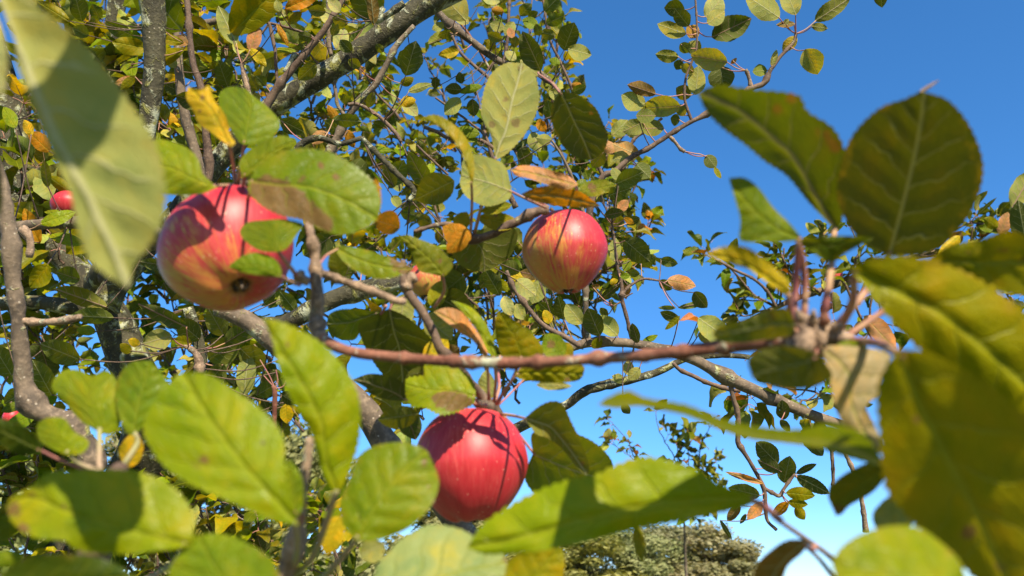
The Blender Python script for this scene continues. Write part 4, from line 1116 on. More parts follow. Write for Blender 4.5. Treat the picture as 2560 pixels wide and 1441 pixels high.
tleaf(longt, .315, 'T', 'V', (1985, 600), (2184, 596), [(2040, 592), (2100, 590), (2150, 592)], [(2015, 620), (2075, 655), (2120, 630)], sy=.5, S=[(1990, 700, .33), (1985, 800, .33)], sr=.0012)
tleaf(longt, .315, 'T', 'Y', (1980, 740), (1762, 636), [(1967, 702), (1913, 651), (1862, 618), (1804, 619)], [(1956, 736), (1877, 677), (1833, 662)], sy=.2, fold=.1, S=[(1978, 800, .33)], ser=.07, sr=.0011, label="yellow serrated narrow leaf above the blurred spur")
tleaf(longt, .27, 'T', 'A', (2122, 672), (2740, 1160), [(2165, 650), (2210, 642), (2290, 644), (2400, 675), (2500, 735), (2620, 850)], [(2160, 715), (2194, 760), (2230, 803), (2274, 850), (2346, 911), (2430, 975), (2560, 1070), (2660, 1140)],
      [(2220, 720), (2330, 770), (2450, 860), (2600, 1000)], sy=.15, sx=-.1, bow=.05, fold=.12, wav=.02, S=[(2130, 760, .31), (2095, 830, .33)], st=[(2210, 680, 12, .6), (2290, 690, 14, .6)], nu=60, nv=18, sr=.0013,
      label="enormous golden-green leaf running off the right edge")
tleaf(longt, .32, 'T', 'A', (2310, 655), (2640, 650), [(2380, 613), (2450, 600), (2540, 580)], [(2400, 700), (2500, 730), (2590, 730)], sy=.5, bow=.02, S=[(2230, 760, .33), (2105, 850, .33)], st=[(2420, 640, 22, .5), (2500, 625, 26, .6), (2560, 650, 30, .5)], sr=.0012,
      label="brown-mottled green leaf behind the golden leaf, right edge")
tleaf(longt, .235, 'T', 'A', (2245, 872), (2600, 1620), [(2205, 935), (2192, 1000), (2200, 1100), (2205, 1180), (2225, 1240), (2290, 1312), (2390, 1400), (2490, 1500)], [(2330, 885), (2450, 950), (2600, 1080), (2740, 1300), (2720, 1500)],
      [(2310, 1030), (2420, 1240), (2510, 1430)], sy=.55, sx=.1, bow=.03, fold=.05, wav=.02, S=[(2180, 855, .3), (2108, 855, .33)], st=[(2290, 1050, 16, .6), (2230, 1060, 14, .8), (2400, 1190, 16, .6), (2420, 1330, 26, .7), (2330, 1190, 12, .5), (2500, 1410, 30, .7)],
      nu=60, nv=18, sr=.0014, label="enormous dark gold leaf filling the bottom right corner")
tleaf(longt, .272, 'U', 'G', (2216, 1168), (1494, 1013), [(2165, 1091), (2111, 1065), (2057, 1060), (2003, 1073), (1913, 1069), (1833, 1055), (1768, 1033), (1714, 1011), (1612, 994), (1572, 976), (1522, 992)],
      [(2180, 1160), (2111, 1141), (2039, 1119), (1967, 1109), (1877, 1098), (1804, 1076), (1732, 1046), (1660, 1024), (1594, 1016), (1540, 1021)], sy=6.0, sx=-1.29, fold=0.0, quilt=0, wav=.005, S=[(2260, 1190, .255), (2330, 1240, .25)], nu=56, nv=14,
      label="long thin leaf seen edge-on across the lower right")
tleaf(longt, .3, 'T', 'Q', (2052, 865), (2200, 1134), [(2129, 866), (2216, 882), (2220, 915), (2201, 947), (2196, 986), (2166, 1015), (2187, 1065), (2205, 1115)], [(2062, 900), (2075, 939), (2086, 1011), (2111, 1065), (2147, 1101), (2180, 1130)],
      [(2120, 930), (2130, 1010), (2160, 1080)], sy=-.2, fold=.1, wav=.05, S=[(2050, 850, .33)], st=[(2100, 960, 26, .4), (2150, 1060, 20, .4)], label="shrivelled pink and green leaf hanging from the blurred spur")
eleaf(longt, 2080, 875, 2185, 900, 60, .31, 'T', 'G', sy=-.4)
tleaf(longt, .275, 'U', 'O', (2045, 885), (1880, 945), [(1990, 868), (1930, 868), (1872, 895)], [(2080, 940), (2030, 968), (1970, 972), (1915, 962)], sy=.6, st=[(2040, 915, 14, .5)], S=[(2045, 865, .33)], label="dark olive leaf drooping under the blurred spur")
tleaf(longt, .285, 'U', 'O', (1988, 815), (1780, 836), [(1970, 775), (1931, 772), (1858, 800), (1800, 815)], [(1975, 840), (1910, 850), (1850, 858), (1800, 855)], sy=.7, st=[(1930, 790, 18, .6), (1810, 835, 14, .5)])
tleaf(longt, .3, 'T', 'O', (2225, 1165), (2090, 1290), [(2200, 1150), (2147, 1166), (2093, 1199), (2070, 1235)], [(2205, 1205), (2176, 1235), (2125, 1264), (2105, 1285)], sy=.3, st=[(2095, 1285, 22, 1.3), (2130, 1210, 14, .4)], S=[(2260, 1150, .28)], label="small brown-tipped leaf left of the dark gold leaf")
limb(longt, "bud_scale", [(2300, 232, 8, .34), (2318, 220, 10, .345), (2346, 202, 3, .35)], M_SPUR, ns=6, reg=False)

# ---- sky branch
for a in ((1949, 45, 1864, -12, 62, 'P'), (1990, 38, 1960, -34, 52, 'P'), (2037, 54, 2127, -6, 42, 'O'), (2028, 66, 2070, 72, 22, 'O'), (1988, 60, 1940, 63, 17, 'R'),
          (2013, 123, 2044, 187, 60, 'P'), (1779, 94, 1879, 46, 62, 'D'), (1764, 44, 1806, -6, 52, 'W'), (1768, 60, 1812, 28, 40, 'P'), (1722, 66, 1687, 22, 42, 'D'),
          (1712, 26, 1660, 20, 44, 'D'), (1716, 86, 1643, 60, 40, 'A'), (1724, 96, 1742, 62, 36, 'N'), (1819, 156, 1726, 138, 58, 'P'), (1800, 165, 1810, 226, 68, 'D'),
          (1739, 238, 1746, 165, 46, 'P'), (1918, 176, 1881, 180, 31, 'G'), (1928, 166, 1942, 124, 16, 'P'), (1992, 92, 1956, 128, 30, 'Y'), (1697, 142, 1638, 136, 34, 'A'),
          (1703, 150, 1690, 175, 26, 'V'), (1614, 262, 1553, 238, 50, 'P'), (1702, 266, 1601, 272, 54, 'P'), (1640, 236, 1568, 212, 36, 'R'), (1712, 290, 1690, 262, 28, 'P'),
          (1700, 300, 1676, 296, 30, 'V'), (1766, 388, 1790, 420, 34, 'D'), (1728, 240, 1690, 220, 40, 'A'), (1830, 150, 1838, 158, 20, 'R'), (1590, 290, 1640, 290, 38, 'V'),
          (1660, 320, 1600, 322, 42, 'O'), (1610, 305, 1556, 330, 44, 'P'), (1700, 110, 1726, 130, 30, 'V'), (1750, 130, 1722, 105, 40, 'P'), (1735, 180, 1700, 165, 28, 'P'),
          (1960, 60, 1972, 48, 12, 'W'), (1600, 390, 1530, 360, 40, 'K'), (1590, 410, 1625, 445, 42, 'D'), (1575, 395, 1530, 400, 36, 'P'), (1640, 60, 1600, 30, 0, 'D')):
    if a[4]:
        z = 1.3 + (hash(a[:4]) % 7 - 3) * .01
        n = min(SKEL[skyb.name], key=lambda p: (p - P(a[0], a[1], z)).length)
        nx_, ny_, nz_ = px(n)
        eleaf(skyb, *a[:5], z, 'U', a[5], sy=random.Random(a[0]).choice([-.3, -.15, .2, .6]), S=[(nx_, ny_, nz_)], sr=.0008)
eleaf(skyb, 1786, 418, 1803, 447, 14, 1.3, 'T', 'A')
eleaf(skyb, 2200, -40, 2205, 20, 38, 1.4, 'U', 'D', sy=.6)

# ---- upper group, medium leaves
def many(thing, z0, lst, jz=.06):
    for a in lst:
        a = list(a); a[4] = min(a[4], .7 * sqrt((a[0] - a[2]) ** 2 + (a[1] - a[3]) ** 2))
        r = random.Random(a[0] * 3 + a[1])
        z = z0 + r.uniform(-jz, jz)
        sy = {'D': .7, 'V': .6, 'O': .6, 'R': .3, 'P': -.2, 'W': -.4, 'K': -.2, 'N': .1, 'Y': -.1, 'A': .2, 'G': -.3, 'B': -.4}[a[5]]
        f = a[6] if len(a) > 6 else ('T' if a[5] in 'GBYNAK' else 'U')
        S = None
        pts = SKEL.get(thing.name)
        if pts:
            n = min(pts, key=lambda p: (p - P(a[0], a[1], z)).length)
            q = px(n)
            S = [q]
        eleaf(thing, *a[:5], z, f, a[5], sy=sy + r.uniform(-.15, .15), S=S, sr=.0007)

_up = [(1165, 52, 1095, -22, 66, 'P'), (1410, 127, 1436, 56, 60, 'D'), (1420, 122, 1479, 138, 42, 'P'), (1352, 178, 1306, 78, 54, 'D'),
    (1345, 190, 1300, 150, 30, 'P'), (1405, 245, 1372, 225, 40, 'P'), (1380, 300, 1368, 250, 30, 'V'), (1148, 128, 1095, 138, 26, 'Y'),
    (1155, 210, 1148, 180, 34, 'D'), (1155, 225, 1112, 222, 30, 'D'), (1205, 215, 1146, 232, 22, 'G'), (1150, 245, 1112, 288, 38, 'P'), (1180, 248, 1186, 292, 46, 'D'),
    (1088, 222, 1090, 192, 24, 'D'), (1140, 35, 1172, 60, 34, 'W'), (1110, 60, 1080, 75, 44, 'P'), (1125, 80, 1095, 92, 38, 'O'), (1205, -6, 1250, 6, 26, 'W'),
    (1260, 30, 1228, 25, 26, 'N'), (1262, 70, 1224, 60, 44, 'P'), (1285, 55, 1262, 90, 30, 'P'), (1300, 40, 1330, 10, 34, 'O'), (1320, 45, 1345, 30, 32, 'D'), (1360, 30, 1400, -10, 36, 'V'),
    (1365, 60, 1410, 40, 34, 'V'), (1345, 65, 1305, 50, 30, 'G'), (1350, 90, 1340, 60, 40, 'V'), (1390, 90, 1350, 80, 34, 'O'), (1272, 70, 1284, 96, 24, 'K'), (1255, 100, 1218, 85, 44, 'O'),
    (1240, 120, 1210, 100, 38, 'A'), (1285, 120, 1290, 90, 36, 'O'), (1330, 130, 1300, 110, 36, 'A'), (1290, 150, 1262, 130, 28, 'W'), (1400, 160, 1372, 150, 28, 'G'), (1430, 210, 1460, 225, 36, 'N'),
    (1430, 230, 1466, 215, 24, 'V'), (1105, 355, 1088, 345, 34, 'Y'), (1200, 335, 1140, 322, 30, 'G'), (1195, 350, 1150, 345, 16, 'G'), (1060, 390, 1046, 350, 24, 'V'), (1095, 360, 1098, 380, 12, 'D'),
    (1300, 370, 1320, 420, 60, 'D'), (1330, 330, 1350, 380, 44, 'P'), (1345, 300, 1365, 330, 30, 'N'), (1380, 350, 1340, 345, 44, 'P'), (1200, 420, 1175, 400, 20, 'O'),
    (1500, 360, 1540, 380, 40, 'K'), (1510, 380, 1480, 420, 40, 'O'), (1530, 340, 1570, 300, 50, 'P'), (1560, 330, 1590, 320, 30, 'O')]
many(upper, 1.45, _up)

# ---- left tree, medium leaves (top left and behind the left apple)
_lf = [(455, 78, 335, -60, 96, 'V'), (577, 86, 715, -50, 100, 'A'), (592, 112, 545, 15, 44, 'P'), (712, 22, 800, -14, 40, 'N'), (938, 58, 890, -50, 92, 'D'), (935, 62, 925, -30, 30, 'R'),
    (626, 128, 645, 64, 38, 'K'), (624, 122, 666, 168, 24, 'Y'), (692, 60, 722, 118, 16, 'N'), (690, 122, 742, 128, 14, 'B'), (1014, 190, 1040, 102, 58, 'D'), (1030, 125, 995, 160, 34, 'V'),
    (368, 122, 280, 105, 46, 'A'), (460, 125, 358, 170, 40, 'A'), (460, 108, 380, 92, 26, 'A'), (470, 112, 440, 90, 26, 'K'), (440, 170, 420, 142, 26, 'P'), (175, 55, 90, 2, 36, 'A'),
    (205, 55, 185, -20, 44, 'D'), (222, 90, 180, 70, 40, 'V'), (250, 50, 230, 10, 44, 'V'), (332, 90, 262, 55, 36, 'V'), (300, 45, 325, 48, 10, 'D'), (340, 190, 300, 225, 24, 'A'),
    (340, 195, 285, 210, 24, 'K'), (300, 170, 338, 155, 22, 'O'), (330, 160, 300, 178, 12, 'B'), (720, 60, 755, 30, 26, 'A'), (700, 30, 690, 0, 34, 'P'), (690, 25, 715, 40, 20, 'W'),
    (850, 30, 820, 0, 40, 'W'), (830, 60, 805, 20, 36, 'W'), (815, 30, 770, 25, 30, 'O'), (870, 60, 830, 45, 30, 'O'), (842, 125, 862, 70, 40, 'W'), (830, 90, 845, 60, 34, 'O'),
    (760, 110, 742, 125, 30, 'D'), (780, 95, 745, 85, 26, 'V'), (790, 160, 745, 200, 40, 'O'), (880, 130, 850, 100, 36, 'D'), (665, 215, 640, 190, 34, 'V'), (645, 230, 628, 185, 28, 'O'),
    (570, 220, 545, 150, 44, 'V'), (555, 170, 520, 160, 28, 'A'), (505, 260, 440, 240, 44, 'D'), (450, 230, 410, 210, 40, 'D'), (700, 300, 760, 330, 40, 'D'), (740, 330, 720, 290, 60, 'D'),
    (830, 300, 905, 305, 34, 'V'), (850, 310, 818, 262, 22, 'N'), (868, 325, 885, 370, 26, 'N'), (860, 340, 810, 300, 34, 'V'), (815, 330, 780, 360, 50, 'K'), (900, 345, 880, 375, 0, 'W'),
    (905, 372, 990, 378, 18, 'G'), (975, 465, 1010, 400, 60, 'V'), (985, 470, 960, 410, 34, 'O'), (1000, 480, 985, 430, 30, 'P'), (1070, 470, 1020, 380, 50, 'V'),
    (980, 490, 1000, 520, 34, 'P'), (1060, 505, 1000, 520, 22, 'D'), (1040, 540, 1000, 530, 34, 'V'), (900, 170, 870, 150, 30, 'O'), (960, 130, 940, 110, 26, 'O'), (985, 200, 960, 190, 30, 'Y'),
    (1000, 210, 1035, 195, 24, 'A'), (1020, 230, 1080, 210, 22, 'P'), (1005, 250, 1045, 290, 34, 'W'), (1000, 260, 1040, 250, 34, 'Y'), (960, 240, 975, 215, 30, 'D'), (920, 270, 935, 230, 24, 'O')]
_lf = [a for a in _lf if a[4]]
many(tree, 1.2, _lf, .1)
_lf2 = [(270, 770, 136, 722, 44, 'O'), (285, 795, 175, 790, 40, 'V'), (250, 560, 165, 635, 70, 'A'), (185, 540, 110, 530, 20, 'B'), (210, 610, 120, 590, 30, 'B'), (100, 610, 60, 520, 40, 'N'),
    (90, 545, 0, 520, 26, 'A'), (120, 660, 75, 720, 60, 'A'), (200, 700, 140, 680, 50, 'V'), (420, 665, 350, 655, 30, 'D'), (470, 820, 345, 760, 40, 'D'), (430, 840, 355, 860, 60, 'P'),
    (500, 850, 440, 800, 60, 'D'), (560, 840, 520, 770, 80, 'O'), (560, 860, 640, 810, 50, 'V'), (520, 900, 600, 850, 70, 'O'), (600, 870, 660, 930, 60, 'O'), (610, 990, 620, 880, 50, 'P'),
    (560, 910, 520, 960, 50, 'V'), (480, 860, 435, 850, 34, 'A'), (350, 860, 320, 850, 40, 'Y'), (240, 830, 190, 825, 26, 'B'), (330, 880, 300, 860, 30, 'A'), (200, 900, 100, 860, 60, 'V'),
    (30, 940, -20, 860, 70, 'V'), (130, 990, 80, 900, 80, 'V'), (60, 980, 10, 1010, 50, 'V'), (40, 320, 8, 268, 34, 'B'), (80, 340, 60, 300, 26, 'Y'), (125, 380, 70, 330, 40, 'N'),
    (120, 470, 110, 400, 26, 'O'), (175, 480, 120, 440, 30, 'A'), (700, 985, 740, 1010, 36, 'D'), (690, 930, 655, 960, 30, 'D'), (715, 1010, 718, 1060, 34, 'Y'), (720, 1000, 690, 1040, 40, 'V'),
    (640, 990, 690, 960, 40, 'V'), (700, 900, 730, 880, 36, 'D'), (760, 1010, 790, 1060, 60, 'D'), (830, 590, 760, 640, 60, 'D'), (860, 700, 880, 650, 50, 'V'), (900, 680, 960, 660, 40, 'K'),
    (880, 650, 950, 640, 40, 'O'), (1005, 700, 950, 700, 40, 'V'), (720, 740, 690, 760, 34, 'P'), (740, 780, 700, 730, 34, 'V'), (660, 760, 690, 730, 26, 'D'), (1250, 740, 1210, 670, 40, 'D'),
    (1230, 680, 1200, 720, 40, 'D'), (1290, 700, 1340, 740, 50, 'W'), (1300, 680, 1250, 660, 40, 'O')]
many(tree, 1.0, _lf2, .12)

# ---- right of the middle apple
_rm = [(1536, 655, 1540, 595, 34, 'P'), (1560, 600, 1625, 655, 66, 'D'), (1600, 660, 1640, 640, 40, 'V'), (1650, 650, 1695, 660, 26, 'V'), (1668, 700, 1740, 716, 38, 'K'), (1735, 730, 1768, 770, 44, 'D'),
    (1648, 702, 1680, 725, 36, 'V'), (1695, 770, 1770, 755, 16, 'V'), (1700, 800, 1650, 780, 26, 'D'), (1690, 770, 1645, 770, 12, 'V'), (1700, 790, 1662, 825, 16, 'A'), (1745, 795, 1825, 850, 60, 'P'),
    (1745, 835, 1800, 855, 40, 'P'), (1595, 858, 1580, 808, 26, 'D'), (1605, 855, 1645, 838, 16, 'G'), (1500, 840, 1470, 770, 50, 'D'), (1410, 800, 1395, 740, 34, 'D'), (1455, 810, 1415, 760, 60, 'P'),
    (1385, 790, 1345, 755, 24, 'D'), (1375, 810, 1360, 775, 26, 'Y'), (1545, 840, 1490, 790, 44, 'P'), (1540, 830, 1505, 790, 24, 'G'), (1520, 790, 1500, 770, 20, 'O'), (1480, 870, 1505, 845, 34, 'A'),
    (1560, 700, 1530, 680, 28, 'V'), (1550, 690, 1575, 690, 30, 'G'), (1570, 680, 1600, 685, 20, 'V'), (1575, 650, 1560, 680, 30, 'G'), (1525, 710, 1545, 700, 20, 'Y'), (1500, 750, 1545, 715, 22, 'D'),
    (1480, 720, 1500, 715, 26, 'R'), (1350, 690, 1300, 680, 30, 'R'), (1340, 700, 1275, 690, 34, 'Y'), (1350, 700, 1330, 760, 44, 'P'), (1260, 740, 1280, 790, 34, 'W'), (1240, 700, 1270, 730, 26, 'A'),
    (1290, 760, 1310, 800, 34, 'P'), (1330, 740, 1300, 770, 30, 'W'), (1380, 720, 1350, 700, 20, 'O'), (1500, 600, 1520, 640, 0, 'D'), (1565, 560, 1600, 545, 24, 'D'), (1560, 545, 1585, 560, 16, 'N'),
    (1545, 530, 1570, 500, 26, 'K'), (1520, 490, 1580, 470, 40, 'V'), (1540, 460, 1610, 430, 46, 'V'), (1550, 450, 1530, 420, 36, 'P'), (1510, 540, 1560, 530, 26, 'D'), (1500, 470, 1480, 440, 40, 'O'),
    (1575, 940, 1570, 900, 50, 'W'), (1600, 920, 1570, 950, 30, 'P')]
many(midr, 1.2, [a for a in _rm if a[4]], .06)
_lr = [(1945, 1160, 1890, 1105, 50, 'D'), (1955, 1180, 1893, 1150, 30, 'D'), (1960, 1208, 1975, 1140, 66, 'V'), (1990, 1185, 2042, 1160, 18, 'D'), (1990, 1190, 2075, 1235, 34, 'D'), (1910, 1210, 1812, 1180, 16, 'K'),
    (1900, 1240, 1820, 1220, 40, 'V'), (1965, 1232, 2038, 1240, 34, 'A'), (1970, 1255, 2020, 1262, 24, 'A'), (1972, 1256, 1930, 1290, 26, 'N'), (1990, 1265, 2012, 1300, 26, 'A'), (1905, 1255, 1868, 1300, 30, 'K'),
    (1850, 1262, 1818, 1304, 26, 'R'), (1960, 1050, 1955, 1000, 50, 'D'), (1950, 1050, 1975, 1080, 20, 'D'), (2030, 1110, 2058, 1140, 36, 'D'), (1865, 1285, 1850, 1310, 12, 'V'), (1800, 1300, 1830, 1350, 12, 'D'),
    (1555, 1010, 1575, 1035, 24, 'D'), (1560, 955, 1530, 940, 24, 'P')]
many(midr, 1.2, _lr, .05)
many(farr, 2.2, [(2530, 520, 2585, 425, 56, 'P'), (2565, 610, 2545, 500, 60, 'D'), (2440, 540, 2492, 494, 10, 'D'), (2500, 590, 2520, 530, 36, 'K'), (2495, 570, 2460, 545, 34, 'A'), (2400, 590, 2345, 640, 34, 'Y'),
    (2470, 580, 2440, 570, 40, 'V'), (2160, 790, 2240, 875, 50, 'K')], .1)

# ================================================================== procedural shoots that fill the crown
n_ = 0
def sh(thing, mix, z, L, rows):
    global n_
    for row in rows:
        n_ += 1
        x0, y0, x1, y1, ns_ = row[:5]
        dz = row[5] if len(row) > 5 else 0
        shoot(thing, x0, y0, x1, y1, z, z + dz, ns_, 4, L, mix, w0=row[6] if len(row) > 6 else 8, seed=n_)
sh(upper, 'top', 2.3, .056, [(1100, 560, 960, 300, 7), (1000, 300, 880, 130, 5), (930, 420, 1090, 380, 5), (1240, 430, 1180, 180, 6, .2), (1300, 420, 1230, 20, 8, .2), (1330, 300, 1330, 0, 8, .1), (1380, 260, 1390, 0, 7, .1),
    (1160, 120, 1120, 20, 4), (1430, 560, 1360, 420, 5), (1480, 520, 1430, 250, 6), (1520, 600, 1560, 430, 5), (1200, 520, 1300, 440, 4), (1420, 430, 1500, 360, 4), (1100, 470, 1010, 430, 4), (1450, 620, 1560, 560, 4)])
sh(upper, 'top', 2.9, .058, [(1260, 300, 1210, 60, 7), (1370, 330, 1300, 120, 7), (1290, 200, 1270, 20, 6), (1060, 360, 950, 200, 6), (1010, 420, 900, 320, 5), (940, 260, 860, 180, 5), (1480, 440, 1560, 340, 5), (1440, 330, 1410, 180, 5)])
sh(tree, 'left', 1.9, .06, [(560, 330, 560, 90, 6), (520, 280, 480, 40, 6), (420, 330, 330, 230, 5), (320, 300, 220, 120, 5), (260, 180, 150, 30, 5), (640, 380, 600, 230, 5), (560, 460, 480, 330, 6), (480, 420, 430, 260, 4),
    (620, 120, 700, 20, 4), (780, 330, 760, 180, 5), (860, 420, 800, 300, 5), (900, 200, 880, 60, 5), (830, 140, 850, 10, 5), (440, 120, 400, -20, 5), (240, 260, 160, 180, 4)])
sh(tree, 'left', 2.6, .064, [(640, 620, 560, 330, 8), (500, 340, 440, 20, 8), (300, 420, 240, 60, 8), (180, 380, 120, 40, 7), (700, 300, 600, 140, 5), (900, 600, 820, 420, 6), (60, 480, 60, 160, 8), (120, 560, 180, 380, 6),
    (540, 200, 620, 20, 5), (330, 160, 420, 10, 5), (760, 120, 800, 0, 4), (480, 520, 420, 380, 5), (840, 560, 900, 480, 5), (200, 480, 100, 300, 6)])
sh(tree, 'left', 1.25, .055, [(30, 560, 60, 260, 5), (100, 640, 90, 420, 5), (160, 660, 120, 560, 4), (20, 700, 10, 620, 4)])
sh(tree, 'low', 2.2, .06, [(520, 1000, 420, 720, 8), (600, 1000, 560, 820, 6), (450, 960, 360, 800, 6), (200, 1000, 60, 800, 8), (130, 960, 30, 620, 7), (300, 1020, 180, 860, 6), (640, 1040, 700, 860, 6), (700, 1100, 640, 920, 6),
    (0, 1000, 40, 860, 5), (480, 1060, 500, 860, 6), (760, 1080, 700, 980, 5), (420, 760, 350, 680, 3), (900, 700, 830, 560, 6), (980, 700, 940, 600, 5), (860, 820, 720, 720, 4), (980, 880, 940, 820, 2)])
sh(tree, 'low', 1.5, .06, [(60, 1500, 40, 1080, 8), (160, 1500, 200, 1160, 7), (300, 1500, 340, 1180, 7), (560, 1500, 480, 1220, 7), (660, 1500, 640, 1280, 6), (30, 1250, 10, 1060, 5), (880, 1500, 800, 1280, 6), (440, 1500, 420, 1380, 5),
    (110, 1300, 90, 1130, 5), (1060, 1050, 980, 1000, 4), (620, 1300, 560, 1200, 5)])
sh(tree, 'low', 2.4, .06, [(700, 1560, 640, 1180, 9), (560, 1560, 520, 1120, 9), (420, 1560, 380, 1100, 9), (260, 1560, 220, 1060, 9), (100, 1560, 120, 1040, 9), (860, 1560, 820, 1300, 6), (0, 1540, -10, 1100, 8)])
sh(midr, 'right', 1.9, .056, [(1250, 860, 1180, 620, 7), (1330, 860, 1260, 640, 7), (1400, 860, 1340, 700, 7), (1460, 850, 1420, 720, 5), (1480, 800, 1520, 690, 4), (1210, 820, 1130, 660, 6), (1480, 700, 1590, 640, 4), (1540, 620, 1500, 480, 5),
    (1560, 880, 1640, 860, 0)][:-1])
sh(midr, 'right', 2.6, .056, [(1220, 800, 1200, 600, 7), (1300, 820, 1290, 650, 7), (1380, 820, 1380, 700, 5), (1180, 760, 1100, 620, 6), (1300, 1010, 1240, 900, 3), (1550, 560, 1600, 420, 4)])
sh(midr, 'right', 1.25, .05, [(1985, 1025, 2070, 975, 3, 0, 6), (1860, 960, 1870, 1010, 2, 0, 5)])
sh(farr, 'right', 2.35, .058, [(1940, 768, 1770, 640, 6), (2000, 748, 1940, 600, 6), (2060, 730, 2060, 590, 5), (1960, 780, 1850, 790, 3), (2110, 702, 2200, 580, 5), (2180, 690, 2080, 830, 5), (2300, 640, 2440, 540, 5), (2420, 640, 2500, 560, 5),
    (2480, 640, 2560, 800, 6), (2200, 690, 2160, 880, 4), (1900, 790, 1800, 840, 3), (2050, 740, 1960, 660, 5)])
sh(farr, 'right', 2.3, .056, [(2560, 850, 2480, 720, 4), (2120, 1010, 1930, 960, 5), (2120, 1030, 2060, 950, 4)])
sh(midr, 'right', 3.0, .06, [(1260, 880, 1160, 560, 8), (1340, 860, 1240, 560, 8), (1430, 860, 1340, 720, 7), (1120, 620, 1020, 480, 6), (1500, 660, 1540, 500, 5)])
sh(tree, 'left', 1.5, .062, [(560, 300, 560, 120, 4), (440, 330, 330, 300, 4), (320, 200, 200, 120, 5), (250, 90, 130, 20, 5), (480, 60, 420, -10, 4), (620, 250, 560, 130, 4), (420, 200, 330, 130, 4), (640, 420, 520, 380, 4), (880, 480, 800, 400, 4), (60, 700, 20, 560, 4), (560, 700, 480, 560, 3), (440, 420, 400, 330, 4), (300, 300, 230, 210, 4), (840, 200, 770, 120, 3)])
sh(tree, 'low', 1.6, .062, [(560, 960, 500, 800, 5), (360, 900, 240, 800, 4), (240, 760, 130, 690, 4), (140, 900, 60, 800, 5), (680, 900, 600, 880, 4), (880, 680, 830, 600, 4), (1000, 900, 930, 820, 3)])
# far sprays low on the right: a smaller fruit tree
def far_pt(x, y, z): return P(x, y, z)
base_ = spray.location
tp = [tuple(base_)] + [tuple(P(1720, 1500, 6)), tuple(P(1710, 1300, 6)), tuple(P(1700, 1200, 6))]
tv = [Vector(t) for t in crom(tp, 14)]
v, f = tube_geo([p - base_ for p in tv], [.026 - .0016 * i for i in range(14)], 8, .1)
mesh_obj("trunk", v, f, M_LIMB, spray)
SKEL[spray.name] = tv
for k, (x0, y0, x1, y1, n) in enumerate([(1700, 1250, 1640, 1030, 2), (1715, 1290, 1720, 1080, 5), (1700, 1280, 1780, 1060, 5), (1710, 1300, 1790, 1150, 5), (1705, 1290, 1520, 1050, 5), (1700, 1240, 1530, 1110, 4), (1715, 1300, 1800, 1240, 5), (1700, 1270, 1690, 1110, 5), (1710, 1260, 1760, 1180, 4)]):
    shoot(spray, x0, y0, x1, y1, 6, 5.9, n + 2, 4, .10, 'right', w0=4, seed=900 + k)
sh(tree, 'left', 2.9, .062, [(380, 420, 300, 160, 7), (240, 260, 260, -20, 6), (60, 400, 120, 120, 6), (780, 260, 840, 40, 7), (700, 420, 640, 160, 8), (560, 620, 460, 380, 8), (900, 420, 940, 180, 7), (860, 660, 940, 420, 6), (1020, 560, 1060, 320, 6)])
sh(tree, 'low', 2.8, .062, [(560, 900, 460, 700, 8), (660, 1080, 560, 860, 8), (380, 900, 300, 660, 8), (160, 860, 60, 600, 8), (300, 1100, 180, 880, 8), (80, 1060, 10, 820, 8), (500, 1100, 420, 900, 8), (760, 900, 700, 760, 6), (1060, 860, 1000, 640, 8), (1140, 900, 1120, 660, 7), (700, 1240, 620, 1060, 8), (860, 1500, 780, 1240, 8)])
sh(upper, 'top', 3.1, .058, [(1140, 380, 1060, 140, 7), (1320, 420, 1260, 160, 8), (1420, 460, 1360, 200, 8), (1220, 520, 1120, 330, 7), (1540, 520, 1480, 330, 6), (1360, 160, 1380, -20, 6)])
sh(midr, 'right', 2.3, .056, [(1280, 900, 1220, 640, 7), (1400, 900, 1300, 700, 7), (1440, 780, 1520, 640, 6), (1560, 700, 1620, 560, 4)])
# unseen leaves added out of frame to throw shade on near leaves and an apple
for a in ((130, 130, .205, .125, .042, .6), 
          (640, 1385, .25, .2, .035, .9), (2380, 1180, .235, .14, .05, .9),
          (2460, 1020, .24, .14, .05, .4), (2300, 960, .24, .15, .045, 1.4), (2330, 1180, .24, .15, .04, .2), (1345, 560, .6, .46, .04, 1.2), (2420, 760, .29, .2, .04, .6), (2250, 1150, .24, .16, .04, 1.9)):
    caster(nearb if a[2] < .3 else tree, *a)
eleaf(tree, 90, 1030, 10, 1075, 40, .85, 'T', 'G', S=[(120, 1036, .8)])
eleaf(tree, 60, 1010, 2, 1030, 24, .86, 'T', 'V', S=[(110, 1030, .8)])
eleaf(tree, 100, 560, 190, 530, 34, .9, 'T', 'B', S=[(60, 575, .9)])
emit_leaves()

